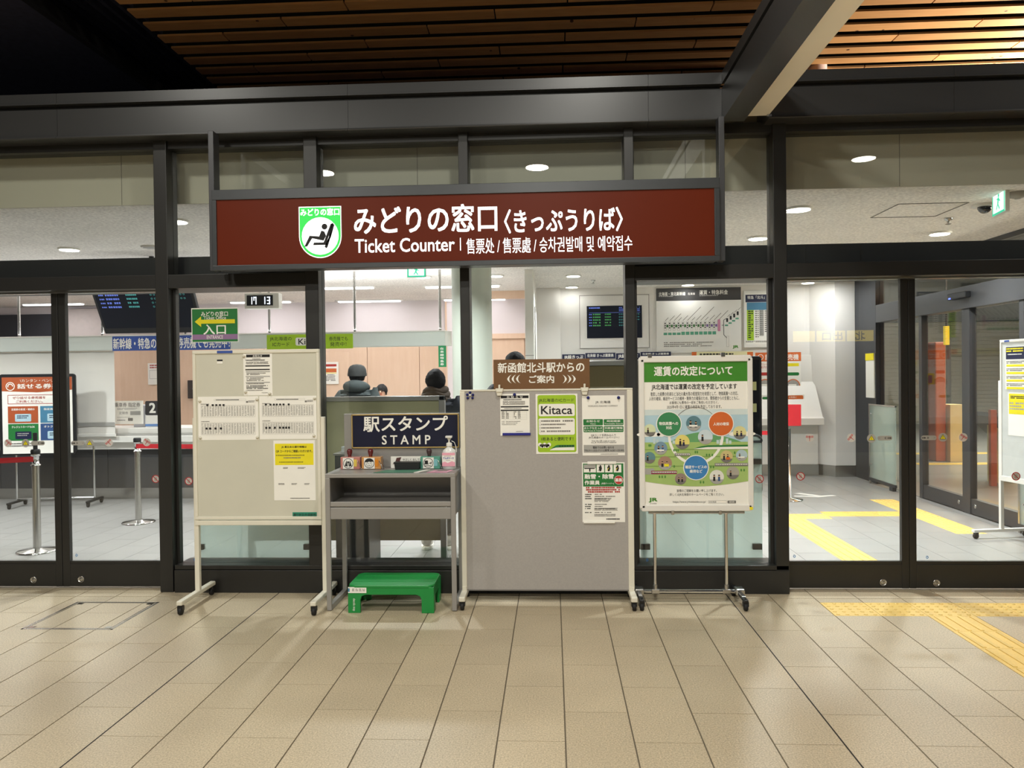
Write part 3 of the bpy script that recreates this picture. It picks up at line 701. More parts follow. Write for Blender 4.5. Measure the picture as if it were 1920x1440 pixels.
seat([(.06, .25), (.2, .2), (.28, .0), (.16, -.22), (-.38, -.1), (-.62, -.48), (-.75, -.48), (-.5, .02), (-.05, -.02)])
pr.done()

# ------------------------------------------------------------------ green entrance notice on the glass
Y = 5.786
es, pr = sheet('entrance_notice', 'green entrance notice with yellow arrow stuck on the glass above the beige board', 'notice', Y, -2.7409,-2.3783,1.8864,2.1475, M_PAPER, .002)
x0, x1, z0, z1 = -2.7348,-2.3824,1.8905,2.1393
pr.rect(x0, x1, z0, z1, M_GREEN, 1)
pr.rect(x0, x1, *(-2.7381,-2.3821,1.9067,1.9464)[2:], M_PURPLE, 2)
pr.text('みどりの窓口', -2.6641,-2.4557,2.084,2.1212, M_PAPER, 3, .01)
pr.text('Ticket Office', -2.6448,-2.4708,2.059,2.0845, M_PAPER, 3, .004)
ax0, ax1, az0, az1 = -2.7149,-2.4027,2.0031,2.084
am = (az0 + az1) / 2; ah = (az1 - az0)
pr.poly([(ax0, am), (ax0 + .05, az0), (ax0 + .05, am - ah * .19), (ax1, am - ah * .19), (ax1, am + ah * .19), (ax0 + .05, am + ah * .19), (ax0 + .05, az1)], M_YELLOW, 2)
pr.text('入口', -2.6485,-2.4727,1.945,2.022, M_PAPER, 4, .012)
pr.text('ENTRANCE', -2.6222,-2.4965,1.9116,1.9388, M_PAPER, 4)
pr.done()

# ------------------------------------------------------------------ casters
def caster(parent, x, y, z=.0, r=.027, name='caster'):
    o = MB().lathe((x - .014, y, z + r), [(r * .3, 0), (r * .9, .002), (r, .007), (r, .021), (r * .9, .026), (r * .3, .028)], 16, 'x').build(name, M_RUBBER, parent)
    MB().box(x - .019, x + .019, y - .012, y + .016, z + r * 1.1, z + r * 2 + .008).tube([(x, y, z + r * 1.6), (x, y, z + r * 2 + .03)], .006, 8).build('caster_fork', M_BLACK, o)
    return o

# ------------------------------------------------------------------ beige notice board on a stand
YB = 5.40
b1 = thing('notice_board', 'beige magnetic notice board with timetables on a cream wheeled stand', 'notice board', (-2.1, YB, 0))
bx0, bx1, bz0, bz1 = -2.5554,-1.6402,0.6044,1.8101
box('board_panel', M_PANEL1, b1, bx0 + .02, bx1 - .02, YB + .004, YB + .02, bz0 + .02, bz1 - .02)
for a in ((bx0, bx1, bz1 - .024, bz1), (bx0, bx1, bz0, bz0 + .022), (bx0, bx0 + .022, bz0 + .022, bz1 - .024), (bx1 - .022, bx1, bz0 + .022, bz1 - .024)):
    box('frame_rail', M_CREAM, b1, a[0], a[1], YB - .004, YB + .026, a[2], a[3], bevel=.003)
box('lower_rail', M_CREAM, b1, bx0, bx1, YB - .002, YB + .03, bz0 - .04, bz0 - .006, bevel=.003)
for xa, xb in ((bx0 - .012, bx0 + .022), (bx1 - .002, bx1 + .028)):
    box('post', M_CREAM, b1, xa, xb, YB + .005, YB + .04, .085, 1.33, bevel=.004)
    xm = (xa + xb) / 2
    f_ = box('foot', M_CREAM, b1, xm - .02, xm + .02, 5.13, 5.665, .068, .098, bevel=.006)
    caster(b1, xm, 5.155); caster(b1, xm, 5.635)
box('corner_sticker', M_BLUE, b1, -2.374, -2.262, YB - .0055, YB - .004, bz1 - .022, bz1 - .003)
box('maker_label', M_INK, b1, -2.378, -2.338, YB + .002, YB + .004, bz1 - .077, bz1 - .066); box('maker_label', M_PAPER, b1, -2.378, -2.338, YB + .002, YB + .004, bz1 - .095, bz1 - .078)
def magnet(x, z, y, m, label, group, r=.011, cat='magnet'):
    return tag(MB().lathe((x, y, z), [(r, 0), (r, -.006), (r * .6, -.009), (r * .62, -.016), (r * .1, -.018)], 14, 'y').build('magnet', m, None, (x, y, z)), label, cat, group)
YQ = YB + .0025
o, pr = sheet('notice_sheet', 'narrow white notice with black headings at the top of the beige board', 'paper', YQ, -2.1873,-1.9803,1.4869,1.7843)
pr.rect(-2.1664,-1.9958,1.7569,1.7765, M_INK); pr.text('お知らせ', -2.1182,-2.0503,1.7592,1.7735, M_PAPER, 3, .01)
pr.small(-2.1227,-2.0466,1.7403,1.7475, 1, M_INK); pr.small(-2.1694,-1.9987,1.7294,1.7395, 1, M_INK, cw=.006); pr.small(-2.1672,-1.999,1.7066,1.7261, 3, M_GREYINK)
pr.rect(-2.1732,-1.9969,1.6916,1.7001, M_INK); pr.rect(-2.1737,-1.9973,1.6656,1.6741, M_INK)
for a in ((-2.1707,-1.9959,1.6515,1.6583), (-2.1713,-1.9964,1.6176,1.6244), (-2.172,-1.9971,1.5751,1.5819)): pr.rect(*a, M_MID)
pr.small(-2.1645,-2.0083,1.628,1.6472, 2, M_GREYINK, ragged=.5); pr.small(-2.165,-2.021,1.5856,1.6133, 3, M_GREYINK, ragged=.6); pr.small(-2.1673,-2.0093,1.5619,1.5732, 1, M_GREYINK)
pr.small(-2.1675,-2.0019,1.5287,1.5582, 3, M_INK, ragged=.3); pr.small(-2.1681,-2.0221,1.5171,1.5251, 1, M_GREYINK); pr.small(-2.0583,-2.0023,1.5012,1.5065, 1, M_GREYINK)
pr.done()
for (x, z), w_ in (((-2.1818,1.7653), 'top corner'), ((-2.1725,1.5117), 'lower left corner'), ((-1.9993,1.4985), 'lower right corner')): magnet(x, z, YQ, M_CREAM, 'white button magnet at the %s of the narrow notice on the beige board' % w_, 'magnets of the narrow notice')
def timetable(label, x0, x1, z0, z1, blk1, blk2, sd):
    o, pr = sheet('timetable_sheet', label, 'timetable', YQ, x0, x1, z0, z1)
    wd, ht = x1 - x0, z1 - z0
    pr.frame(x0 + wd * .27, x0 + wd * .8, z1 - ht * .1, z1 - ht * .06, .0006, M_GREYINK); pr.small(x0 + wd * .3, x0 + wd * .78, z1 - ht * .095, z1 - ht * .07, 1, M_INK, cw=.007)
    pr.small(x0 + wd * .84, x0 + wd * .95, z1 - ht * .15, z1 - ht * .1, 2, M_GREYINK); pr.rect(x0 + wd * .8, x0 + wd * .835, z1 - ht * .15, z1 - ht * .11, M_GREYINK)
    for r_, (ta, tb) in enumerate(((.2, .47), (.52, .58), (.60, .88))):
        if r_ == 1: continue
        za, zb = z1 - ht * tb, z1 - ht * ta
        pr.small(x0 + wd * .05, x0 + wd * .22, zb + .003, zb + .011, 1, M_GREYINK)
        pr.frame(x0 + wd * .05, x0 + wd * .95, za, zb, .0007, M_GREYINK)
        n = 20
        for i in range(1, n): 
            x = x0 + wd * (.05 + .9 * i / n); pr.rect(x, x + .0006, za, zb, M_MID, 2)
        for i in range(n):
            x = x0 + wd * (.05 + .9 * (i + .2) / n)
            pr.small(x, x + wd * .027, za + ht * .012, zb - ht * .02, 13, M_GREYINK, 2, .45, .006, 0, sd + i)
        for c in (blk1 if r_ == 0 else blk2): pr.rect(x0 + wd * c, x0 + wd * (c + .035), zb - ht * (.015 if r_ == 0 else .155), zb - ht * (-.025 if r_ == 0 else .11), M_INK, 4)
    pr.done()
x0, x1, z0, z1 = -2.5214,-2.0854,1.1719,1.4813
timetable('timetable sheet with blank left margin on the left half of the beige board', x0, x1, z0, z1, (.14, .23, .29, .35, .41), (.12, .18, .27, .36), 3)
x0, x1, z0, z1 = -2.0766,-1.6668,1.1744,1.4804
timetable('timetable sheet on the right half of the beige board above the yellow notice', x0, x1, z0, z1, (.1, .18, .24, .29, .35, .41, .5), (.1, .16, .25, .34, .4, .45, .5), 9)
for (x, z), w_ in (((-2.5064,1.4508), 'upper left corner of the left timetable sheet'), ((-2.0923,1.4579), 'top edge where the two timetable sheets meet'), ((-1.6777,1.4611), 'upper right corner of the right timetable sheet'), ((-2.507,1.1885), 'lower left corner of the left timetable sheet'), ((-2.0928,1.1891), 'bottom edge where the two timetable sheets meet'), ((-1.6856,1.1972), 'lower right corner of the right timetable sheet')): magnet(x, z, YQ, M_CREAM, 'white button magnet at the ' + w_, 'timetable magnets')
o, pr = sheet('information_sheet', 'white sheet with a yellow heading block low on the beige board', 'paper', YQ, -1.9796,-1.681,0.7401,1.1655)
pr.rect(-1.9692,-1.6923,0.9908,1.1429, M_YELLOW)
pr.text('JR 東日本の運行情報は', -1.9214,-1.7405,1.1097,1.1268, M_INK, 3, .012); pr.text('QR コードからご確認いただけます。', -1.9614,-1.7005,1.079,1.0987, M_INK, 3, .012)
pr.small(-1.9619,-1.701,1.0496,1.064, 1, mat('olive_ink', (150, 140, 30), .7)); pr.small(-1.9067,-1.7544,1.0332,1.0457, 1, M_GREYINK); pr.small(-1.9392,-1.7262,1.0026,1.0155, 1, MATS['olive_ink'])
for a in ((-1.911,-1.8749,0.9625,0.9753), (-1.8065,-1.7481,0.9618,0.9747), (-1.947,-1.9023,0.8491,0.8619), (-1.853,-1.8105,0.8487,0.8615), (-1.7603,-1.7211,0.8482,0.861)): pr.small(*a, 2, M_GREYINK)
pr.small(-1.8632,-1.6907,0.7494,0.7574, 1, M_INK); pr.done()
o, pr = sheet('strip_label', 'small teal strip label at the bottom corner of the beige board', 'label', YQ, -1.8492,-1.6752,0.6191,0.6555, mat('teal_tape', (38, 140, 112), .5), .0015)
pr.text('運行状況(外国語用)', -1.8435,-1.6777,0.6244,0.6479, M_INK, 2, .01); pr.done()

# ------------------------------------------------------------------ stamp desk
YF = 5.25
tb = thing('stamp_desk', 'grey steel stamp desk with an open shelf and raised back panel', 'desk', (-1.11, 5.46, 0))
tx0, tx1, ty0, ty1, tz = -1.567, -.668, 5.25, 5.675, .945
box('desk_top', M_GREYSTEEL, tb, tx0, tx1, ty0, ty1, tz - .028, tz, bevel=.003)
for x in (tx0, tx1 - .033):
    box('leg', M_GREYSTEEL, tb, x, x + .033, ty0, ty0 + .02, .004, tz - .028, bevel=.003); box('leg', M_GREYSTEEL, tb, x, x + .033, ty1 - .022, ty1, .004, tz - .028, bevel=.003)
    box('floor_runner', M_GREYSTEEL, tb, x, x + .033, ty0 + .02, ty1 - .022, .004, .04, bevel=.002)
    box('side_panel', M_GREYSTEEL, tb, x + .010, x + .022, ty0 + .02, ty1 - .022, .645, tz - .028)
box('shelf', M_GREYSTEEL, tb, tx0 + .033, tx1 - .033, ty0 + .012, ty1 - .02, .715, .74, bevel=.002)
box('shelf_lip', M_GREYSTEEL, tb, tx0 + .033, tx1 - .033, ty0 + .004, ty0 + .016, .72, .752, bevel=.003)
box('apron', M_GREYSTEEL, tb, tx0 + .033, tx1 - .033, ty0 + .004, ty0 + .018, .632, .712, bevel=.003)
box('shelf_back', M_GREYSTEEL, tb, tx0 + .033, tx1 - .033, ty1 - .03, ty1 - .02, .74, tz - .028)
YK = 5.63
box('back_panel', M_GREYSTEEL, tb, -1.533, -.68, YK, YK + .03, tz, 1.338, bevel=.003)
ss = thing('stamp_sign', 'navy sign with gold edge and white stamp lettering on the desk back panel', 'sign', (-1.08, YK - .012, 1.08))
x0, x1, z0, z1 = -1.4747,-0.6824,1.0847,1.335
box('sign_plate', mat('navy_plate', (14, 20, 48), .3, var=.15, scale=8), ss, x0, x1, YK - .01, YK - .001, z0, z1)
gold = mat('gold_edge', (198, 168, 104), .35, .5)
for a in ((x0, x1, z1 - .009, z1), (x0, x1, z0, z0 + .009), (x0, x0 + .009, z0, z1), (x1 - .009, x1, z0, z1)): box('gold_edge', gold, ss, a[0], a[1], YK - .014, YK - .002, a[2], a[3], bevel=.002)
pr = Print(ss, YK - .0105)
pr.text('駅スタンプ', -1.3864,-0.7628,1.2047,1.3196, M_PAPER, 2, .012); pr.text('S T A M P', -1.2505,-0.8925,1.1116,1.1796, M_PAPER, 2, .01); pr.done()
tz = .9462      # things rest on the desk top
def stamp(label, x, c1, c2, knobc, m_icon, side):
    """clear stand with a wooden-handled station stamp, its icon plate in front"""
    y = 5.50
    o = thing('station_stamp', label, 'stamp', (x, y, tz))
    wd = .142
    box('stamp_case', mat('case_' + c1[0], c1[1], .25, coat=.5), o, x - wd / 2, x + wd / 2, y, y + .07, tz, tz + .088, bevel=.004)
    box('case_side', mat('case_' + c2[0], c2[1], .3), o, x + side * wd * .25 - .02, x + side * wd * .25 + .02, y - .002, y, tz + .02, tz + .07)
    kx = x - .012
    MB().lathe((kx, y + .035, tz + .085), [(.013, 0), (.013, .012), (.019, .03), (.02, .045), (.014, .056), (.002, .06)], 16).build('stamp_handle', knobc, o)
    bx = box('icon_plate', M_PAPER, o, x - .052, x + .026, y - .006, y - .002, tz + .004, tz + .082)
    pr = Print(bx, y - .006, .0004); cx, cz = x - .013, tz + .043
    pr.ring(cx, cz, .036, .004, M_INK, 1)
    m_icon(pr, cx, cz); pr.done()
    ch = MB(); rn = random.Random(int(x * 1000))
    for i in range(14): ch.ball((x + .06 + .006 * i * side * .5, y - .012 - .004 * math.sin(i), tz + max(.004, .06 - i * .006)), .004, 6, 4)
    ch.build('bead_chain', M_CHROME, o)
def ic1(p, cx, cz):
    p.poly([(cx - .026, cz - .02), (cx - .012, cz + .024), (cx - .006, cz - .02)], M_INK, 2); p.poly([(cx + .006, cz - .02), (cx + .012, cz + .024), (cx + .026, cz - .02)], M_INK, 2); p.disc(cx, cz + .008, .008, M_INK, 2); p.line(cx, cz, cx - .008, cz - .026, .003, M_INK); p.line(cx, cz, cx + .008, cz - .026, .003, M_INK)
def ic2(p, cx, cz):
    p.poly([(cx - .03, cz + .008)] + [(cx + .032 * math.cos(math.radians(a)), cz + .004 + .03 * math.sin(math.radians(a))) for a in range(165, 10, -15)], M_INK, 2); p.disc(cx, cz - .006, .018, M_PAPER, 3); p.ring(cx, cz - .006, .02, .002, M_INK, 4); p.line(cx - .008, cz - .014, cx + .008, cz - .014, .003, M_INK, 4); p.disc(cx - .007, cz, .003, M_INK, 4); p.disc(cx + .007, cz, .003, M_INK, 4)
def ic3(p, cx, cz):
    p.rr(cx - .026, cx - .002, cz - .004, cz + .018, M_INK, 2, .004); p.rect(cx - .03, cx + .002, cz - .01, cz - .004, M_INK, 2); p.poly([(cx + .004, cz - .002), (cx + .028, cz + .012), (cx + .022, cz - .01)], M_GREYINK, 2); p.line(cx - .024, cz - .02, cx + .02, cz - .02, .004, M_INK)
red_w = mat('red_lacquer', (96, 24, 26), .25, coat=.5); brn_w = mat('brown_lacquer', (70, 50, 52), .3)
stamp('pink boxed station stamp with red handle at the left end of the desk', (-1.4561,1.0228)[0], ('pink', (196, 128, 118)), ('yellow_tab', (230, 200, 90)), red_w, ic1, .8)
stamp('orange boxed station stamp with red handle beside the pink one', (-1.3032,1.0218)[0], ('orange', (214, 152, 86)), ('orange_tab', (226, 140, 40)), red_w, ic2, .9)
stamp('teal boxed station stamp with brown handle beside the pump bottle', (-0.8773,1.0191)[0], ('teal', (88, 160, 140)), ('blue_tab', (130, 190, 196)), brn_w, ic3, .9)
ip = thing('instruction_plate', 'low white instruction plate standing behind the black ink pad', 'plate', (-1.045, 5.55, tz))
box('plate', M_PAPER, ip, -1.173, -0.917, 5.552, 5.558, tz, tz + .085, bevel=.002)
pr = Print(ip, 5.5515); pr.text('やさしく おしてね', -1.085, -0.945, tz + .053, tz + .07, M_INK, 2, 0); pr.small(-1.105, -0.930, tz + .036, tz + .045, 1, M_GREYINK); pr.poly([(-1.160, tz + .03), (-1.115, tz + .03), (-1.095, tz + .08), (-1.130, tz + .075), (-1.140, tz + .045)], mat('print_maroon', (90, 50, 48), .6)); pr.done()
pd = thing('ink_pad_box', 'black plastic ink pad box at the middle of the desk', 'box', (-1.040, 5.48, tz))
MB().prism([(-1.123, tz), (-0.953, tz), (-0.947, tz + .048), (-1.130, tz + .048)], 5.455, 5.52).build('tray', M_BLACK, pd, bevel=.004); box('lid', M_BLACK, pd, -1.133, -0.944, 5.45, 5.525, tz + .048, tz + .054, bevel=.002)
mt = thing('stamping_mat', 'green stamping mat lying flat at the middle of the desk', 'mat', (-1.05, 5.36, tz))
MB().flat([(-1.24, 5.29), (-.96, 5.29), (-.90, 5.43), (-1.17, 5.43)], tz, tz + .003).build('mat_sheet', mat('mat_green', (86, 140, 116), .5), mt)
MB().flat([(-.958, 5.285), (-.925, 5.285), (-.865, 5.435), (-.895, 5.435)], tz, tz + .004).build('white_ruler', M_PAPER, mt)
pm = thing('flyer', 'pink flyer lying flat in front of the pump bottle', 'paper', (-.79, 5.35, tz))
MB().flat([(-.87, 5.28), (-.73, 5.28), (-.70, 5.41), (-.83, 5.41)], tz, tz + .0015).build('paper_sheet', mat('flyer_pink', (232, 170, 190), .6), pm)
MB().flat([(-.82, 5.35), (-.74, 5.35), (-.725, 5.39), (-.80, 5.39)], tz + .0015, tz + .0022).build('print', M_GREYINK, pm)
bx_ = (-0.7398,1.0182)[0]
bt = thing('pump_bottle', 'clear hand sanitiser pump bottle with pink and white label on the desk', 'bottle', (bx_, 5.50, tz))
clr = mat('clear_plastic', (226, 226, 222), .2, var=.02)
MB().lathe((bx_, 5.50, tz), [(.044, 0), (.049, .005), (.049, .118), (.045, .132), (.022, .15), (.018, .156), (.018, .162)], 24, sy=.75).build('bottle_body', clr, bt)
MB().lathe((bx_, 5.50, tz + .162), [(.021, 0), (.021, .02), (.015, .024), (.007, .026), (.007, .045), (.013, .048), (.013, .06)], 18).box(bx_ - 0.023, bx_ + 0.023, 5.47, 5.512, tz + .222, tz + .236).build('pump', M_WHITE, bt, bevel=.002)
MB().tube([(bx_ + 0.018, 5.49, tz + .20), (bx_ + 0.038, 5.49, tz + .19), (bx_ + 0.049, 5.49, tz + .16), (bx_ + 0.053, 5.49, tz + .12)], .003, 6).build('dip_tube', M_WHITE, bt)
lb = box('bottle_label', M_PAPER, bt, bx_ - 0.046, bx_ + 0.045, 5.4615, 5.464, tz + .022, tz + .118)
pr = Print(lb, 5.4615, .0004); pk = mat('label_pink', (236, 168, 184), .5)
pr.rect(bx_ - 0.046, bx_ + 0.045, tz + .1, tz + .118, pk); pr.poly([(bx_ - 0.046, tz + .022), (bx_ + 0.045, tz + .022), (bx_ + 0.045, tz + .05), (bx_ + 0.023, tz + .058), (bx_ - 0.007, tz + .045), (bx_ - 0.027, tz + .055), (bx_ - 0.046, tz + .048)], pk)
pr.text('アルボナース', bx_ - 0.039, bx_ + 0.037, tz + .072, tz + .088, mat('label_blue', (40, 70, 160), .5), 3, .02); pr.small(bx_ - 0.033, bx_ + 0.031, tz + .091, tz + .096, 1, M_GREYINK); pr.small(bx_ - 0.019, bx_ + 0.019, tz + .062, tz + .066, 1, M_GREYINK); pr.done()

# ------------------------------------------------------------------ green step stool
st = thing('step_stool', 'green plastic step stool on the floor under the stamp desk', 'stool', (-1.07, 5.36, 0))
M_STOOL = mat('stool_green', (24, 138, 62), .35, var=.03)
gx0, gx1, gy0, gy1, gz = -1.408, -.818, 5.205, 5.545, .192
MB().flat(rrect(gx0, gx1, gy0, gy1, .05, 6), gz - .022, gz).build('stool_top', M_STOOL, st, bevel=.006)
for y in (5.29, 5.375, 5.46): box('top_ridge', M_STOOL, st, gx0 + .02, gx1 - .02, y, y + .006, gz - .001, gz + .002)
def apron(y):
    out = [(gx0, gz - .015), (gx0, 0), (gx0 + .085, 0), (gx0 + .085, .09), (gx0 + .095, .115), (gx0 + .12, .125), (gx1 - .12, .125), (gx1 - .095, .115), (gx1 - .085, .09), (gx1 - .085, 0), (gx1, 0), (gx1, gz - .015)]
    MB().prism(out, y, y + .022).build('stool_frame', M_STOOL, st, bevel=.003)
apron(gy0 + .003); apron(gy1 - .025)
for x in (gx0 + .001, gx1 - .021):
    for y0, y1 in ((gy0 + .005, gy0 + .085), (gy1 - .085, gy1 - .005)): box('leg_side', M_STOOL, st, x, x + .02, y0, y1, 0, gz - .015, bevel=.003)
    box('side_apron', M_STOOL, st, x, x + .02, gy0 + .08, gy1 - .08, .11, gz - .015)
lb = box('price_label', M_PAPER, st, gx0 + .002, gx0 + .128, gy0 + .0005, gy0 + .003, .138, .178)
pr = Print(lb, gy0 + .0005, .0003); pr.rect(gx0 + .002, gx0 + .014, .146, .17, M_TEAL); [pr.small(gx0 + .03 + .024 * i, gx0 + .048 + .024 * i, .148, .168, 3, M_GREYINK, seed=i) for i in range(4)]; pr.done()
pr = Print(st, gy0 + .003)
vs, fs, _, _ = tmesh('decola step'); y_ = gy0 + .0022
MB().add([(gx0 + .03 + v * .022, y_, .10 - u * .085) for u, v in vs], fs).build('lettering', M_PAPER, st, fix=False)

# ------------------------------------------------------------------ grey cloth board
YG = 5.44
b2 = thing('notice_board', 'tall grey cloth notice board on short white wheeled feet', 'notice board', (-.05, YG, 0))
x0, x1, z0, z1 = -0.6517,0.5576,0.0914,1.5093
box('board_panel', M_GREYFAB, b2, x0 + .03, x1 - .03, YG, YG + .03, z0 + .004, z1 - .006)
box('top_rail', M_CREAM, b2, x0, x1, YG - .005, YG + .035, z1 - .012, z1, bevel=.003)
box('bottom_rail', mat('grey_rail', (120, 116, 112), .5), b2, x0 + .03, x1 - .03, YG - .002, YG + .03, z0, z0 + .008)
for a, b in ((x0, x0 + .035), (x1 - .04, x1)):
    box('post', M_CREAM, b2, a, b, YG - .006, YG + .036, z0, z1 - .012, bevel=.005)
    xm = (a + b) / 2
    box('foot', M_CREAM, b2, xm - .022, xm + .022, 5.26, 5.64, .062, .095, bevel=.006); box('foot_bracket', M_CREAM, b2, xm - .015, xm + .015, YG - .02, YG + .05, .09, z0 + .03)
    caster(b2, xm, 5.285); caster(b2, xm, 5.615)
bs = thing('direction_sign', 'brown board sign with white lettering clipped on top of the grey cloth board', 'sign', (-.07, YG + .004, 1.5))
x0, x1, z0, z1 = -0.4119,0.2615,1.5178,1.7183
box('sign_board', M_BROWN, bs, x0, x1, YG + .002, YG + .012, z0 - .012, z1, bevel=.001)
pr = Print(bs, YG + .002)
pr.text('新函館北斗駅からの', -0.3813,0.2247,1.6241,1.6965, M_PAPER, 2, .014); pr.text('ご案内', -0.1631,0.0129,1.5498,1.6059, M_PAPER, 2, .014)
for i in range(3):
    for (cx, cz), s in (((-0.2743,1.5815), -1), ((0.1222,1.5769), 1)):
        cx += s * (i - 1) * .031 - s * .02; cr = .033
        wv = [(cx + s * (cr * 1.15 * math.cos(math.radians(a)) - cr * .45 + .012 * (1 - abs(a) / 62) - .004), cz + cr * 1.0 * math.sin(math.radians(a)) * 1.05) for a in range(-62, 63, 8)]
        iv = [(cx + s * (cr * 1.0 * math.cos(math.radians(a)) - cr * .45 - .002), cz + cr * 1.05 * math.sin(math.radians(a))) for a in range(-62, 63, 8)]
        pr.poly(wv + iv[::-1], M_PAPER, 2)
pr.done()
def clip(x, label):
    o = thing('board_clip', label, 'clip', (x, YG - .01, 1.47))
    z = 1.505
    MB().prism([(x - .028, z + .012), (x - .016, z - .04), (x + .016, z - .04), (x + .028, z + .012)], YG - .022, YG - .008).build('jaw', M_CREAM, o, bevel=.003)
    MB().box(x - .007, x + .007, YG - .02, YG - .01, z + .012, z + .038).build('lever', M_CREAM, o, bevel=.003)
    MB().tube([(x - .02, YG - .024, z - .01), (x + .02, YG - .024, z - .01)], .005, 8).build('spring', M_CREAM, o)
clip(-.371, 'cream spring clip under the left end of the brown sign')
clip(.224, 'cream spring clip under the right end of the brown sign')
YG2 = YG - .0018
mblue = mat('magnet_blue', (28, 34, 110), .4)
for dx, dz, w_ in ((0, .018, 'topmost of the cluster'), (-.02, .004, 'left of the white one'), (.02, .002, 'right of the white one'), (-.017, -.02, 'lower left of the cluster'), (.017, -.02, 'lower right of the cluster')): magnet((-0.5787,1.4709)[0] + dx, (-0.5787,1.4709)[1] + dz, YG, mblue, 'dark blue push magnet on the grey board, ' + w_, 'magnet cluster on the grey board', .009)
magnet(*(-0.5787,1.4709), YG, M_PAPER, 'white push magnet at the centre of the blue magnet cluster', None, .009)
o, pr = sheet('notice_sheet', 'white notice with black heading and blue bar at the foot on the grey board', 'paper', YG2, -0.3677,-0.1613,1.1841,1.4784)
pr.rect(-0.3629,-0.1679,1.4462,1.465, M_INK); pr.text('お 知 ら せ', -0.3206,-0.2079,1.448,1.4623, M_PAPER, 3, .01)
pr.small(-0.345,-0.1863,1.4289,1.4393, 1, M_INK, cw=.006); pr.small(-0.3481,-0.1808,1.3983,1.4262, 4, M_GREYINK, ragged=.1)
pr.rect(-0.3638,-0.1687,1.3822,1.3914, M_INK); pr.small(-0.3399,-0.187,1.37,1.378, 1, M_GREYINK); pr.rect(-0.3641,-0.169,1.3574,1.3666, M_INK)
tx = -0.3621,-0.1806,1.2964,1.3564
pr.frame(*tx, .0006, M_MID)
for i in (1, 2, 3, 4): pr.rect(tx[0], tx[1], tx[2] + (tx[3] - tx[2]) * i / 5, tx[2] + (tx[3] - tx[2]) * i / 5 + .0006, M_MID)
for i, c in enumerate((0, .16, .46, .62)): pr.rect(tx[0] + (tx[1] - tx[0]) * c, tx[0] + (tx[1] - tx[0]) * c + .0006, tx[2], tx[3], M_MID); pr.small(tx[0] + (tx[1] - tx[0]) * c + .006, tx[0] + (tx[1] - tx[0]) * (c + .14), tx[2] + .003, tx[3] - .003, 5, M_GREYINK, ragged=.1, seed=i)
pr.small(-0.3571,-0.2102,1.253,1.2849, 3, M_GREYINK, fill=.3, ragged=.5); pr.small(-0.258,-0.1976,1.2099,1.2155, 1, M_GREYINK); pr.done()
tag(box('magnet_bar', mat('bar_blue', (30, 34, 130), .4), None, *(-0.353,-0.1564,1.1856,1.2032)[:2], YG - .012, YG - .0025, *(-0.353,-0.1564,1.1856,1.2032)[2:], bevel=.002), 'dark blue magnet bar along the foot of the black-headed notice', 'magnet')
magnet(*(-0.2659,1.4712), YG2, mblue, 'dark blue magnet at the head of the black-headed notice', None, .011)
o, pr = sheet('card_poster', 'lime green IC card poster on the grey board', 'poster', YG2, -0.1181,0.1735,1.0537,1.474)
pr.rr(-0.1059,0.1635,1.0654,1.4659, M_LIME, 1, .014); pr.text('JR北海道のICカード', -0.0967,0.1493,1.4138,1.4425, M_INK, 3); pr.rr(-0.0979,0.1547,1.318,1.404, M_PAPER, 2, .012)
pr.text('Kitaca', -0.0814,0.1375,1.3313,1.39, M_INK, 4, .008); pr.rr(-0.0991,0.1533,1.1874,1.303, M_PAPER, 2, .012)
for i, (a, rg) in enumerate((((-0.0803,0.142,1.2746,1.2897), 0), ((-0.0806,0.0889,1.2519,1.265), 0), ((-0.0809,0.0618,1.2281,1.241), 0), ((-0.0812,0.139,1.2035,1.2177), 0))):
    pr.small(*a, 1, M_GREYINK, 4, .7, ragged=0, seed=i); pr.frame(a[0] - .014, a[0] - .005, a[2], a[3], .001, M_GREYINK, 4)
pr.text('1枚あると便利です！', -0.0817,0.142,1.1461,1.1719, M_INK, 3, .006)
cxz = -0.0989,-0.0195,1.0928,1.1334
for i in range(7): pr.disc(cxz[0] + (cxz[1] - cxz[0]) * (.1 + .8 * i / 6), (cxz[2] + cxz[3]) / 2 + .006 * math.cos(i * 2.1), .0135, M_PAPER, 3)
pr.small(cxz[0] + .012, cxz[1] - .012, cxz[2] + .018, cxz[3] - .014, 2, M_GREYINK, 5)
t_ = -0.0228,0.1492,1.0786,1.1161
pr.poly([(t_[0], t_[2]), (t_[1], t_[2]), (t_[1], t_[3] - .014), (t_[0] + .045, t_[3] - .014), (t_[0] + .006, t_[2] + .006)], M_PAPER, 3)
pr.poly([(t_[0] + .006, t_[2] + .010), (t_[0] + .04, t_[3] - .005), (t_[0] + .055, t_[3]), (t_[1], t_[3]), (t_[1], t_[3] - .016), (t_[0] + .045, t_[3] - .018)], M_GREEN, 4)
for i in range(6): pr.rect(t_[0] + .065 + i * .018, t_[0] + .077 + i * .018, t_[3] - .011, t_[3] - .004, M_INK, 5)
pr.done()
o, pr = sheet('railway_notice', 'white notice with four green buttons pinned by two blue magnets', 'paper', YG2, 0.2054,0.4999,1.0399,1.4596)
pr.text('JR 北海道', 0.2988,0.403,1.4011,1.4224, M_INK, 3, .004); pr.text('HOKKAIDO RAILWAY COMPANY', 0.248,0.4538,1.3796,1.3925, M_GREYINK, 3)
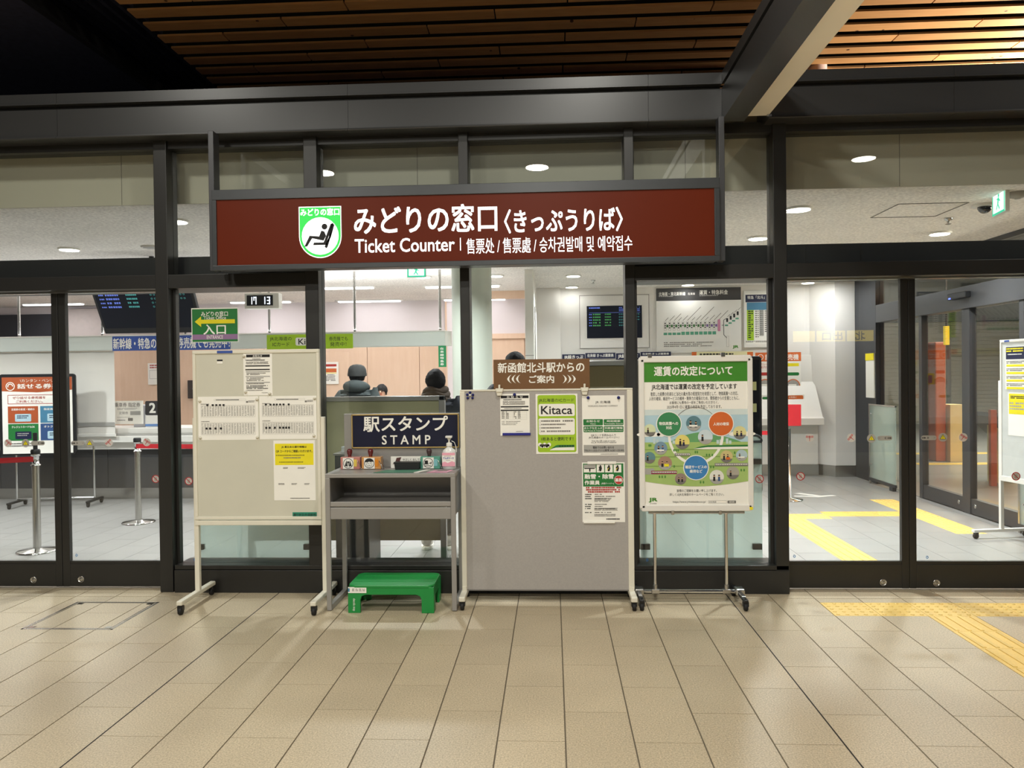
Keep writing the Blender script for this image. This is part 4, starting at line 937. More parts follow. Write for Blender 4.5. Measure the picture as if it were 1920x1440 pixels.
for a, t1, t2 in (((0.213,0.3496,1.251,1.2943), 'お知らせ', 'News'), ((0.3551,0.492,1.2512,1.293), '時刻検索', 'Timetable Search'), ((0.2139,0.3491,1.2032,1.2457), 'おトクなきっぷ', 'Rail Passes & Tickets'), ((0.3546,0.4915,1.2028,1.2445), '列車運行情報', 'Train Operation Information')):
    pr.rr(*a, M_GREEN, 1, .006); wd = a[1] - a[0]; ht = a[3] - a[2]; k = min(.46, .085 * len(t1)); k2 = min(.46, .028 * len(t2) + .02); xm = (a[0] + a[1]) / 2
    pr.text(t1, xm - wd * k, xm + wd * k, a[2] + ht * .5, a[2] + ht * .86, M_PAPER, 3, .01); pr.text(t2, xm - wd * k2, xm + wd * k2, a[2] + ht * .14, a[2] + ht * .38, M_PAPER, 3)
pr.text('QRコードを読み込んで', 0.2653,0.4387,1.1735,1.1909, M_INK, 3); pr.text('JR北海道のホームページへ！', 0.2492,0.4616,1.156,1.1736, M_INK, 3)
pr.text('Scan the QR code to access', 0.2706,0.4347,1.1359,1.1481, M_INK, 3); pr.text('the JR HOKKAIDO website!', 0.2654,0.4411,1.1236,1.1358, M_INK, 3)
pr.rect(0.2139,0.4979,1.0602,1.1144, M_MID, 1); pr.text('電話でのお問い合わせ', 0.2774,0.4249,1.0882,1.1052, M_INK, 3, .006); pr.text('TEL011-222-7111(通常 6:30～22:00)', 0.2179,0.4937,1.066,1.0839, M_INK, 3, .003)
pr.small(0.3309,0.482,1.0451,1.0526, 1, M_GREYINK); pr.done()
for q, w_ in (((0.2486,1.444), 'left'), ((0.4595,1.4425), 'right')): magnet(*q, YG2, mblue, 'dark blue magnet at the upper %s corner of the notice with green buttons' % w_, 'railway notice magnets', .011)
o, pr = sheet('recruitment_poster', 'green headed snow clearing recruitment poster low on the grey board', 'poster', YG2, 0.2003,0.4965,0.5733,0.9918)
pr.rect(0.2074,0.4883,0.8234,0.9838, M_GREEN)
for i, a in enumerate(((0.2124,0.297,0.9223,0.9772), (0.3027,0.3547,0.922,0.9767), (0.3611,0.4138,0.9216,0.9763), (0.4208,0.4735,0.9213,0.976))):
    pr.rect(*a, M_PAPER, 2); wd = a[1] - a[0]; ht = a[3] - a[2]
    if i == 0: pr.rect(a[0], a[1], a[2] + ht * .55, a[3], M_MID, 3); pr.rect(a[0] + wd * .05, a[0] + wd * .9, a[2] + ht * .45, a[2] + ht * .55, M_INK, 4); pr.rect(a[0] + wd * .45, a[0] + wd * .55, a[2] + ht * .1, a[2] + ht * .5, M_INK, 4)
    else:
        xm = a[0] + wd * .5; pr.poly([(xm - wd * .14, a[2] + ht * .15), (xm - wd * .22, a[2] + ht * .7), (xm + wd * .1, a[3] - ht * .12), (xm + wd * .2, a[2] + ht * .5), (xm + wd * .08, a[2] + ht * .15)], M_INK, 3); pr.disc(xm, a[3] - ht * .16, wd * .1, M_INK, 4); pr.line(xm - wd * .3, a[2] + ht * .2, xm, a[2] + ht * .6, .003, M_YELLOW if i > 1 else M_INK, 4)
pr.text('融雪・除雪', 0.2175,0.4205,0.8759,0.9111, M_PAPER, 3, .02); pr.text('作業員', 0.217,0.3228,0.8351,0.8661, M_PAPER, 3, .02); pr.text('(冬期パートナー)', 0.3345,0.4208,0.8361,0.851, M_PAPER, 3, .01)
q = 0.4542,0.8685
pr.disc(q[0], q[1], .031, mat('badge_red', (190, 44, 34), .5), 3); pr.ring(q[0], q[1], .031, .002, M_PAPER, 4); pr.text('募集', q[0] - .025, q[0] + .025, q[1] - .013, q[1] + .013, M_PAPER, 5, .02)
pr.small(0.2273,0.4734,0.7764,0.821, 3, M_REDINK, 3, .7, cw=.0125, ragged=.05)
for i, a in enumerate(((0.2196,0.2672,0.7642,0.7716), (0.2194,0.267,0.7496,0.7571), (0.2192,0.2668,0.7351,0.7426), (0.2188,0.2664,0.6944,0.7019), (0.2186,0.2662,0.6799,0.6873), (0.2185,0.2661,0.6654,0.6728), (0.2182,0.2658,0.6378,0.6452))):
    pr.small(*a, 1, M_INK, 3, .9, seed=i); pr.small(a[1] + .02, a[1] + .075 + .03 * ((i * 7) % 4), a[2], a[3], 1, M_GREYINK, 3, .8, .0085, 0, seed=i + 9)
pr.small(0.2843,0.3993,0.7129,0.7423, 4, M_GREYINK); pr.small(0.2835,0.4527,0.6532,0.6726, 3, M_GREYINK); pr.small(0.283,0.4379,0.6112,0.6305, 2, M_GREYINK); pr.small(0.3657,0.4809,0.5907,0.5997, 1, M_INK, 3, .9); pr.done()
tag(box('magnet_bar', M_PAPER, None, *(0.2379,0.4381,0.9802,0.9988)[:2], YG - .01, YG - .0025, *(0.2379,0.4381,0.9802,0.9988)[2:], bevel=.002), 'white magnet bar along the top of the recruitment poster', 'magnet')
tag(box('magnet_bar', M_PAPER, None, *(0.2081,0.4252,0.5662,0.5812)[:2], YG - .01, YG - .0025, *(0.2081,0.4252,0.5662,0.5812)[2:], bevel=.002), 'white magnet bar along the foot of the recruitment poster', 'magnet')

YP, YR = 5.455, 7.45

# ------------------------------------------------------------------ fare revision poster on a chrome stand
ps = thing('poster_stand', 'white framed fare revision poster on a wheeled chrome stand', 'poster stand', (.95, YP, 0))
fx0, fx1, fz0, fz1 = 0.6018,1.3846,0.6461,1.7295
MB().prism(rrect(fx0, fx1, fz0, fz1, .028, 6), YP + .004, YP + .022).build('poster_backing', M_WHITE, ps)
ix0, ix1, iz0, iz1 = fx0 + .038, fx1 - .036, fz0 + .045, fz1 - .045
for a in ((fx0 + .012, fx1 - .012, iz1, fz1), (fx0 + .012, fx1 - .012, fz0, iz0), (fx0, ix0, fz0 + .02, fz1 - .02), (ix1, fx1, fz0 + .02, fz1 - .02)):
    box('frame_rail', M_WHITE, ps, a[0], a[1], YP - .012, YP + .01, a[2], a[3], bevel=.006)
for x in ((0.6793,1.7285)[0], (1.1822,1.7218)[0]): box('top_clip', M_STEEL, ps, x - .014, x + .014, YP - .016, YP + .026, fz1 - .012, fz1 + .018, bevel=.003)
pp = box('printed_poster', M_PAPER, ps, ix0, ix1, YP, YP + .004, iz0, iz1)
pr = Print(pp, YP)
M_PGREEN = mat('poster_green', (66, 138, 42), .4)
M_PGREEN2 = mat('poster_round_green', (56, 134, 84), .5)
M_PBLUE = mat('poster_blue', (60, 130, 190), .5)
M_MAROON = mat('train_maroon', (140, 50, 70), .5)
M_SKIN_P = mat('print_skin', (226, 180, 140), .6)
def scene_disc(cx, cz, r, m, i):
    """small round vignette: ground, a counter or machine and one or two figures"""
    rn = random.Random(i); pr.disc(cx, cz, r, m, 8)
    pr.poly([(cx + r * math.cos(math.radians(a)), cz + r * math.sin(math.radians(a))) for a in range(200, 341, 10)], M_MID if i % 2 else M_GREYINK, 9)
    for k in range(2 if i % 3 else 1):
        x = cx + r * (-.35 + .6 * k + rn.uniform(-.08, .08)); h = r * rn.uniform(.5, .7)
        pr.poly([(x - r * .16, cz - r * .55), (x + r * .16, cz - r * .55), (x + r * .13, cz - r * .55 + h), (x - r * .13, cz - r * .55 + h)], M_INK if k == 0 else rn.choice((M_NAVY, M_INK, M_DKBLUE)), 10)
        pr.disc(x, cz - r * .55 + h + r * .12, r * .13, M_SKIN_P, 10); pr.disc(x, cz - r * .55 + h + r * .2, r * .13, M_INK, 11, r * .08)
    if i % 4 == 1: pr.rect(cx - r * .6, cx + r * .5, cz - r * .45, cz - r * .2, M_PAPER, 11)
    if i in (8, 7): pr.rect(cx - r * .1, cx + r * .55, cz - r * .5, cz - r * .1, M_YELLOW if i == 7 else M_ORANGE, 11)
pr.rect(ix0, ix1, *(0.6233,1.3451,1.5475,1.6846)[2:3], iz1, M_PGREEN, 1)
pr.text('運賃の改定について', 0.7084,1.2483,1.5889,1.6575, M_PAPER, 3, .016)
pr.text('JR北海道では運賃の改定を予定しています', 0.6899,1.2779,1.4879,1.5341, M_INK, 3, .012)
pr.text('徹底した経費の削減など当社の最大限の経営努力を前提として、物価高騰への対応、', 0.6822,1.2861,1.4504,1.4778, M_INK, 3, 0)
pr.text('人材の確保、輸送サービスの維持・競争力の確保のため、関係者からの支援とともに、', 0.6726,1.2929,1.4187,1.4454, M_INK, 3, 0)
pr.text('お客様にも費用の一部をご負担いただきたく、', 0.8141,1.1521,1.3928,1.4135, M_INK, 3, 0)
pr.text('2025年4月1日に運賃の改定を予定しております。', 0.7953,1.1717,1.3616,1.3855, M_INK, 3, 0)
pr.rect(ix0, ix1, *(0.6198,1.3471,1.1146,1.3373)[2:], M_SKY, 1)
pr.rect(ix0, ix1, *(0.62,1.3488,1.316,1.3554)[2:], mat('sky_print_pale', (212, 224, 222), .6), 2)
x0, x1, z0, z1 = 0.6307,1.3541,1.1073,1.2069
for cx, rr_ in ((.02, .06), (.1, .045), (.17, .03), (.88, .05), (.97, .07)): pr.disc(x0 + (x1 - x0) * cx, z0 + .075, rr_, M_PAPER, 2, .016)
x0, x1, z0, z1 = 0.7705,1.354,1.1001,1.1985
pr.poly([(x0, z0)] + [(x0 + (x1 - x0) * t / 20, z0 + (z1 - z0) * max(0, math.sin(PI * t / 20)) ** .8 * (1 if t < 11 else .8)) for t in range(21)] + [(x1, z0)], M_HILL, 3)
gx = 0.6263,1.3573,0.8192,1.1272
pts = [(ix0, gx[3]), (ix0, gx[2] + .035)] + [(ix0 + (ix1 - ix0) * t / 16, gx[2] + .035 - .035 * math.sin(PI * t / 16)) for t in range(17)] + [(ix1, gx[3])]
pr.poly(pts, M_GRASS, 4)
pr.rect(ix0, ix1, *(0.6258,1.3595,1.0727,1.0801)[2:], mat('field_line', (130, 160, 84), .6), 5)
pr.rect(ix0, ix1, *(0.6253,1.359,1.0223,1.0294)[2:], mat('field_line', (130, 160, 84), .6), 5)
pr.rect(ix0, ix1, *(0.6246,1.3585,0.9575,0.9641)[2:], mat('field_line', (130, 160, 84), .6), 5)
pr.rect(0.697,0.7138,1.1179,1.1593, mat('town_print', (196, 214, 214), .6), 5)
pr.rect(0.7198,0.7367,1.1177,1.1482, mat('town_print', (196, 214, 214), .6), 5)
pr.rect(0.8308,0.8478,1.1169,1.1401, mat('town_print', (196, 214, 214), .6), 5)
pr.rect(0.8473,0.8642,1.1167,1.1364, mat('town_print', (196, 214, 214), .6), 5)
pr.rect(1.1342,1.1511,1.1146,1.1414, mat('town_print', (196, 214, 214), .6), 5)
pr.rect(1.1542,1.171,1.1144,1.1448, mat('town_print', (196, 214, 214), .6), 5)
pr.rect(1.1983,1.215,1.1141,1.1517, mat('town_print', (196, 214, 214), .6), 5)
pr.rect(1.2195,1.2364,1.114,1.1371, mat('town_print', (196, 214, 214), .6), 5)
cx, cz = 0.992,1.175; rx = (1.1843,1.1734)[0] - cx; rz = cz - (0.9901,0.9691)[1]
pr.ring(cx, cz, rx, .018, M_PAPER, 6, 180, 360, rz); pr.ring(cx, cz + .02, rx * .86, .003, M_GREYINK, 6, 40, 140, rz * .86)
t_ = 0.9735,1.3538,1.0771,1.1065
pr.poly([(t_[0], t_[2] + .004), (t_[0] + .07, t_[2]), (t_[1], t_[2]), (t_[1], t_[3] - .006), (t_[0] + .11, t_[3] - .006), (t_[0] + .04, t_[2] + .014)], M_PAPER, 7); pr.poly([(t_[0], t_[2] + .005), (t_[0] + .05, t_[2] + .02), (t_[0] + .1, t_[3] - .002), (t_[1], t_[3]), (t_[1], t_[3] - .012), (t_[0] + .1, t_[3] - .014)], M_GREEN, 8)
t_ = 0.845,0.9521,1.0323,1.0518; pr.rect(*t_, M_GREYINK, 7); pr.rect(t_[0] + .004, t_[1] - .004, (t_[2] + t_[3]) / 2 - .003, (t_[2] + t_[3]) / 2 + .006, M_PAPER, 8)
for i in range(int((t_[1] - t_[0]) / .012)): pr.rect(t_[0] + .006 + i * .012, t_[0] + .012 + i * .012, (t_[2] + t_[3]) / 2 - .002, (t_[2] + t_[3]) / 2 + .004, M_INK, 9)
t_ = 1.12,1.3564,0.959,0.9806; pr.rect(*t_, M_GREYINK, 7); pr.rect(t_[0] + .004, t_[1] - .004, (t_[2] + t_[3]) / 2 - .003, (t_[2] + t_[3]) / 2 + .006, M_PAPER, 8)
for i in range(int((t_[1] - t_[0]) / .012)): pr.rect(t_[0] + .006 + i * .012, t_[0] + .012 + i * .012, (t_[2] + t_[3]) / 2 - .002, (t_[2] + t_[3]) / 2 + .004, M_INK, 9)
t_ = 0.6818,0.8594,0.9055,0.9297; pr.rect(*t_, M_MAROON, 7); pr.rect(t_[0] + .004, t_[1] - .004, (t_[2] + t_[3]) / 2 - .003, (t_[2] + t_[3]) / 2 + .006, M_PAPER, 8)
for i in range(int((t_[1] - t_[0]) / .012)): pr.rect(t_[0] + .006 + i * .012, t_[0] + .012 + i * .012, (t_[2] + t_[3]) / 2 - .002, (t_[2] + t_[3]) / 2 + .004, M_INK, 9)
pr.poly([*rrect(*(0.6316,0.7031,0.9035,0.9459), .008)], M_MID, 6)
scene_disc(0.6745,1.2138, 57/5.144*YP/1455, mat('vignette_0', (214, 222, 180), .6), 0)
scene_disc(0.9778,1.2581, 71/5.144*YP/1455, mat('vignette_1', (92, 130, 140), .6), 1)
scene_disc(0.8987,1.1295, 69/5.144*YP/1455, mat('vignette_2', (232, 216, 120), .6), 2)
scene_disc(1.0575,1.1629, 70/5.144*YP/1455, mat('vignette_3', (206, 220, 226), .6), 3)
scene_disc(1.2931,1.1913, 62/5.144*YP/1455, mat('vignette_4', (222, 214, 150), .6), 4)
scene_disc(0.7494,1.0872, 62/5.144*YP/1455, mat('vignette_5', (120, 150, 170), .6), 5)
scene_disc(0.6705,1.0211, 56/5.144*YP/1455, mat('vignette_6', (96, 136, 140), .6), 6)
scene_disc(0.7777,0.9827, 66/5.144*YP/1455, mat('vignette_7', (168, 132, 110), .6), 7)
scene_disc(1.2015,1.0255, 59/5.144*YP/1455, mat('vignette_8', (206, 190, 130), .6), 8)
scene_disc(1.3052,1.0335, 54/5.144*YP/1455, mat('vignette_9', (178, 200, 206), .6), 9)
scene_disc(0.8848,0.8721, 54/5.144*YP/1455, mat('vignette_10', (150, 130, 120), .6), 10)
scene_disc(1.1333,0.8838, 68/5.144*YP/1455, mat('vignette_11', (228, 226, 216), .6), 11)
scene_disc(1.2438,0.9121, 60/5.144*YP/1455, mat('vignette_12', (170, 164, 150), .6), 12)
q = (0.8076,1.2546); pr.disc(q[0], q[1], 121/5.144*YP/1455, M_PAPER, 9); pr.disc(q[0], q[1], 113/5.144*YP/1455, M_PGREEN2, 10)
pr.text('物価高騰への', 0.739,0.8712,1.2468,1.2711, M_PAPER, 11, .016)
pr.text('対応', 0.7867,0.828,1.2183,1.2403, M_PAPER, 11, .016)
q = (1.1658,1.2543); pr.disc(q[0], q[1], 121/5.144*YP/1455, M_PAPER, 9); pr.disc(q[0], q[1], 113/5.144*YP/1455, M_ORANGE, 10)
pr.text('人材の確保', 1.1125,1.2204,1.2409,1.2642, M_PAPER, 11, .016)
q = (0.9913,0.9496); pr.disc(q[0], q[1], 121/5.144*YP/1455, M_PAPER, 9); pr.disc(q[0], q[1], 113/5.144*YP/1455, M_PBLUE, 10)
pr.text('輸送サービスの', 0.9172,1.0655,0.9434,0.966, M_PAPER, 11, .016)
pr.text('維持など', 0.9483,1.0345,0.9132,0.9369, M_PAPER, 11, .016)
q = (0.6799,1.1065); pr.disc(q[0], q[1], .0055, mat('tree_print', (84, 140, 60), .6), 7, .0095)
q = (0.6692,1.1066); pr.disc(q[0], q[1], .0055, mat('tree_print', (84, 140, 60), .6), 7, .0095)
q = (0.8409,1.0713); pr.disc(q[0], q[1], .0055, mat('tree_print', (84, 140, 60), .6), 7, .0095)
q = (0.8552,1.0712); pr.disc(q[0], q[1], .0055, mat('tree_print', (84, 140, 60), .6), 7, .0095)
q = (0.8695,1.0711); pr.disc(q[0], q[1], .0055, mat('tree_print', (84, 140, 60), .6), 7, .0095)
q = (0.988,1.058); pr.disc(q[0], q[1], .0055, mat('tree_print', (84, 140, 60), .6), 7, .0095)
q = (1.0016,1.0579); pr.disc(q[0], q[1], .0055, mat('tree_print', (84, 140, 60), .6), 7, .0095)
q = (1.0656,1.0373); pr.disc(q[0], q[1], .0055, mat('tree_print', (84, 140, 60), .6), 7, .0095)
q = (1.0834,1.0372); pr.disc(q[0], q[1], .0055, mat('tree_print', (84, 140, 60), .6), 7, .0095)
q = (1.1048,1.037); pr.disc(q[0], q[1], .0055, mat('tree_print', (84, 140, 60), .6), 7, .0095)
q = (0.7388,0.8873); pr.disc(q[0], q[1], .0055, mat('tree_print', (84, 140, 60), .6), 7, .0095)
q = (0.7574,0.8872); pr.disc(q[0], q[1], .0055, mat('tree_print', (84, 140, 60), .6), 7, .0095)
q = (0.7782,0.8871); pr.disc(q[0], q[1], .0055, mat('tree_print', (84, 140, 60), .6), 7, .0095)
q = (1.0218,0.8483); pr.disc(q[0], q[1], .0055, mat('tree_print', (84, 140, 60), .6), 7, .0095)
q = (1.0418,0.8482); pr.disc(q[0], q[1], .0055, mat('tree_print', (84, 140, 60), .6), 7, .0095)
q = (1.3015,0.9305); pr.disc(q[0], q[1], .0055, mat('tree_print', (84, 140, 60), .6), 7, .0095)
q = (1.3214,0.9304); pr.disc(q[0], q[1], .0055, mat('tree_print', (84, 140, 60), .6), 7, .0095)
q = (1.2578,1.0518); pr.disc(q[0], q[1], .0055, mat('tree_print', (84, 140, 60), .6), 7, .0095)
q = (0.8413,0.9592); pr.disc(q[0], q[1], .0055, mat('tree_print', (84, 140, 60), .6), 7, .0095)
q = (1.0934,0.9541); pr.disc(q[0], q[1], .0055, mat('tree_print', (84, 140, 60), .6), 7, .0095)
q = (1.1112,0.954); pr.disc(q[0], q[1], .0055, mat('tree_print', (84, 140, 60), .6), 7, .0095)
pr.text('皆様のご理解をお願い申し上げます。', 0.8583,1.1324,0.7791,0.7991, M_INK, 3); pr.text('詳しくはJR北海道のホームページをご覧ください。', 0.8079,1.182,0.7507,0.7718, M_INK, 3)
pr.text('JR', 0.6626,0.7241,0.7076,0.7405, M_PGREEN, 3, .03); pr.text('JR北海道', 0.6709,0.7168,0.6946,0.7034, M_INK, 3)
pr.text('https://www.jrhokkaido.co.jp/', 0.8304,1.0575,0.6999,0.7188, M_INK, 3); pr.frame(1.0748,1.2,0.7009,0.7194, .001, M_GREYINK, 3); pr.text('JR北海道', 1.0791,1.1289,0.7033,0.715, M_INK, 3); pr.rr(1.2059,1.264,0.6999,0.7189, M_GREYINK, 3, .003); pr.text('検索', 1.2172,1.2541,0.7028,0.716, M_PAPER, 5)
pr.done()
bz = fz0 - .012
MB().tube([(fx0 + .06, YP + .012, bz), (fx1 - .06, YP + .012, bz)], .009, 10).build('support_bar', M_CHROME, ps)
for x in ((0.8273,0.6441)[0], (1.1543,0.6431)[0]): box('hook', M_STEEL, ps, x - .01, x + .01, YP - .014, YP + .024, bz - .012, fz0 + .006, bevel=.003)
for x in ((0.7039,0.4913)[0], (1.1969,0.4906)[0]):
    MB().tube([(x, YP + .012, .09), (x, YP + .012, bz)], .0115, 12).build('pole', M_CHROME, ps); MB().tube([(x, YP + .012, .085), (x, YP + .012, .13)], .016, 12).build('pole_socket', M_STEEL, ps)
    box('cross_clamp', M_STEEL, ps, x - .028, x + .028, YP - .006, YP + .03, .07, .1, bevel=.004)
MB().tube([(.565, YP + .012, .083), (1.30, YP + .012, .083)], .013, 12).build('base_bar', M_CHROME, ps)
for x, s in ((.59, 0), (1.285, 1)):
    box('end_clamp', M_STEEL, ps, x - .03, x + .03, YP - .03, YP + .055, .062, .108, bevel=.008)
    box('foot', M_BLACK, ps, x - .016, x + .016, 5.27, 5.66, .058, .078, bevel=.006)
    box('foot_cover', M_CHROME, ps, x - .013, x + .013, 5.335, 5.42, .078, .084, bevel=.002)
    caster(ps, x, 5.29, name='caster'); caster(ps, x, 5.645, name='caster')
box('corner_sticker', M_YELLOW, ps, fx1 - .03, fx1 - .008, YP - .0135, YP - .012, fz0 + .01, fz0 + .03)

# ================================================================== INSIDE THE TICKET OFFICE
# ------------------------------------------------------------------ counter
ct = thing('ticket_counter', 'long white topped ticket counter with dark front and steel kick plate', 'counter', (-5.5, 10.4, 0))
M_CFRONT = mat('counter_dark_panel', (62, 62, 64), .4, var=.03)
box('kick_plate', M_STEEL, ct, -10.5, -1.5, 10.2, 10.23, 0, .15)
for i in range(6): box('front_panel', M_CFRONT, ct, -10.5 + 1.5 * i + .003, -10.5 + 1.5 * (i + 1) - .003, 10.16, 10.24, .15, .68, bevel=.003)
box('upper_front', M_WHITE, ct, -10.5, -1.5, 10.08, 10.3, .68, .78, bevel=.004)
box('ledge', M_WHITE, ct, -10.5, -1.5, 10.0, 10.35, .78, .86, bevel=.004); box('ledge_groove', M_MID, ct, -10.5, -1.5, 10.06, 10.3, .86, .89)
box('counter_top', M_WHITE, ct, -10.5, -1.5, 10.1, 10.75, .89, .96, bevel=.004)
box('counter_body', M_WHITE, ct, -10.5, -1.5, 10.3, 10.7, 0, .89)
# ------------------------------------------------------------------ header bar hung over the counter
YH = 9.9
hb = thing('counter_header', 'long white header bar hung on rods above the ticket counter', 'header bar', (-5, YH, 2.0))
box('bar_body', mat('header_pale', (216, 222, 216), .45, var=.01, scale=2), hb, -9.5, -1.36, YH, YH + .14, 1.995, 2.185, bevel=.012)
MB().lathe((-1.36, YH + .07, 1.995), [(.07, 0), (.07, .19)], 20).build('bar_end', M_WHITE, hb)
box('bar_top_strip', M_WHITE, hb, -9.5, -1.36, YH - .004, YH + .144, 2.18, 2.195)
for x in ((-7.0577,2.4152)[0], (-5.9201,2.3973)[0], (-4.7991,2.3796)[0], (-3.6767,2.362)[0], (-2.5496,2.3443)[0], (-1.4356,2.3268)[0]): MB().tube([(x, YH + .06, 2.19), (x, YH + .06, 2.98)], .018, 10).build('hanger_rod', M_STEEL, hb)
YHb = 9.894
o, pr = sheet('blue_banner', 'blue banner with white lettering on the header bar above the counter', 'banner', YHb, -5.7515,-4.1745,1.9883,2.1777, M_BLUE, .002)
pr.text('新幹線・特急のきっぷ 券売機でも発売中！', -5.7411,-4.1813,2.0092,2.1566, M_PAPER, 2, .012); pr.done()
o, pr = sheet('card_banner', 'lime green IC card banner on the header bar above the counter', 'banner', YHb, -3.6916,-2.5604,1.9798,2.1683, M_LIME, .002)
pr.text('JR北海道の', -3.6509,-3.3634,2.0836,2.1424, M_INK, 2); pr.text('ICカード', -3.6154,-3.3937,2.0178,2.0699, M_INK, 2); pr.rr(-3.3116,-2.9514,2.0246,2.1274, M_PAPER, 2, .02); pr.text('Kitaca', -3.2753,-2.9775,2.0364,2.1125, M_INK, 4, .008)
pr.text('券売機でも', -2.8712,-2.628,2.0788,2.1353, M_INK, 2); pr.text('発売中！', -2.8606,-2.6464,2.0074,2.0635, M_INK, 2); pr.done()
rs = thing('roller_screen', 'white roller screen pulled down over the closed counter window', 'screen', (-7.0, 9.97, .95))
q = MB(); n = 40; xs = [-9.5 + (5.73 - 2.0) * 0 + i * (9.5 - 5.77) / n for i in range(n + 1)]
vs = []; 
for x in xs:
    for z in (.9, 1.2, 1.5, 1.8, 1.99): vs.append((x, 9.96 + .006 * math.sin(x * 9 + z * 2) + .004 * math.sin(x * 23), z))
q.add(vs, [(i * 5 + j, (i + 1) * 5 + j, (i + 1) * 5 + j + 1, i * 5 + j + 1) for i in range(n) for j in range(4)], True).build('screen_cloth', mat('screen_cloth', (236, 232, 224), .6, var=.02, scale=3), rs, fix=False)
box('hem_bar', M_WHITE, rs, -9.5, -5.77, 9.95, 9.98, .86, .9, bevel=.004); box('grey_band', M_MID, rs, -9.5, -5.77, 9.944, 9.947, 1.0, 1.05)
vn = thing('vinyl_curtain', 'clear vinyl sheet hung from the header bar over the open counter', 'curtain', (-3.6, 9.98, 1.0))
q = MB(); n = 60; vs = []
for i in range(n + 1):
    x = -5.7 + i * (5.7 - 1.45) / n
    for j, z in enumerate((.98, 1.23, 1.48, 1.74, 1.99)): vs.append((x, 9.985 + .012 * math.sin(x * 7 + z * 4) + .008 * math.sin((x + z * 1.2) * 17), z))
q.add(vs, [(i * 5 + j, (i + 1) * 5 + j, (i + 1) * 5 + j + 1, i * 5 + j + 1) for i in range(n) for j in range(4)], True).build('vinyl_sheet', M_VINYL, vn, fix=False)
# small things on and behind the counter
sb = thing('window_number', 'black number 2 plate standing on the ticket counter', 'number plate', (-5.26, 10.3, .97))
x0, x1, z0, z1 = -5.517,-5.3202,1.1236,1.3172
z0 = max(z0, 1.02)
MB().prism(rrect(x0, x1, z0, z1, .02), 10.25, 10.27).build('plate', mat('plate_dark', (50, 46, 46), .5), sb); box('plate_foot', M_WHITE, sb, x0, x1, 10.25, 10.30, .961, z0)
box('blue_strip', mat('strip_blue', (96, 134, 190), .5), sb, x0, x1, 10.244, 10.25, .975, 1.005)
pr = Print(sb, 10.249); pr.text('2', x0 + .055, x1 - .05, z0 + .03, z1 - .025, M_PAPER, 2, .02); pr.done()
o, pr = sheet('window_notice', 'white window notice with grey lettering beside the number 2 plate', 'notice', 10.24, -6.047,-5.5395,1.0069,1.323, M_PAPER, .004)
pr.text('乗車券 指定券', -5.9356,-5.5798,1.2387,1.3001, M_GREYINK, 2, .006); pr.small(-5.8998,-5.6028,1.1979,1.2249, 2, M_MID, cw=.02); pr.text('定期券', -5.8758,-5.75,1.139,1.1788, M_GREYINK, 2); pr.rect(-5.7207,-5.5756,1.1301,1.1834, M_MID, 1)
pr.small(-5.902,-5.679,1.0925,1.1042, 1, M_MID, cw=.02); pr.small(-5.9027,-5.7665,1.0499,1.0656, 1, M_INK, cw=.02); pr.rect(-5.7534,-5.686,1.0504,1.0908, M_GREYINK); pr.done()
bxs = thing('paper_stack', 'stack of pale paper boxes behind the window notice', 'box', (-5.55, 10.45, .96))
for i, (dx, h) in enumerate(((0, .2), (.03, .05), (.015, .05))):
    z = .96 + (0, .2, .25)[i]; box('paper_box', mat('box_white', (226, 228, 236), .6), bxs, -5.72 + dx, -5.44 + dx, 10.32, 10.6, z + .001, z + h - .001, bevel=.003)
o, pr = sheet('wall_sheet', 'white printed sheet on the wood wall beyond the number 2 plate', 'notice', 14.0, -7.4723,-7.2161,1.5133,1.911, M_PAPER, .004); pr.small(-7.4323,-7.2313,1.7995,1.8809, 2, M_REDINK, cw=.03); pr.frame(-7.4442,-7.2344,1.622,1.7824, .006, M_MID); pr.done()
o, pr = sheet('wall_poster', 'white safety poster with red and yellow bands on the wood wall', 'poster', 14.0, -4.1991,-3.8987,1.4851,1.8885, M_PAPER, .004)
pr.rect(-4.17,-3.9334,1.8071,1.8491, M_REDINK); pr.rect(-4.1613,-3.935,1.6999,1.771, M_ORANGE); pr.rect(-4.1624,-3.9353,1.6805,1.693, M_YELLOW); pr.small(-4.1629,-3.9375,1.5343,1.6637, 5, M_GREYINK, cw=.03); pr.done()
wbx = thing('wall_box', 'dark control box fixed low on the wood wall behind the beige board', 'box', (-5.4, 13.98, 1.3)); x0, x1, z0, z1 = -6.6821,-6.4479,1.2517,1.5866
box('box_body', mat('dark_brown_box', (58, 48, 44), .5), wbx, x0, x1, 13.9, 14.02, z0, z1, bevel=.01); box('box_latch', M_STEEL, wbx, x0 + .1, x0 + .15, 13.89, 13.9, (z0 + z1) / 2, (z0 + z1) / 2 + .02)
gs = thing('vertical_sign', 'narrow green vertical sign hung under the end of the header bar', 'sign', (-1.6, 9.88, 1.6)); x0, x1, z0, z1 = -1.451,-1.3513,1.7238,1.9777
box('sign_plate', mat('vertical_green', (30, 140, 84), .5), gs, x0, x1, 9.875, 9.885, z0, 1.996)
pr = Print(gs, 9.875)
for i, c in enumerate('在来線特急券'): pr.text(c, x0 + .022, x1 - .03, z1 - .034 - i * .04, z1 - .004 - i * .04, M_PAPER, 2, .02)
pr.done()
pb2 = thing('sanitiser_bottle', 'white pump bottle on the counter under the safety poster', 'bottle', (-2.8, 10.35, .96))
MB().lathe((-2.83, 10.35, .96), [(.05, 0), (.05, .2), (.02, .24), (.02, .27)], 16).build('bottle_body', clr, pb2); MB().tube([(-2.83, 10.35, 1.23), (-2.83, 10.35, 1.30)], .012, 8).box(-2.88, -2.81, 10.33, 10.37, 1.30, 1.32).build('pump', M_WHITE, pb2)
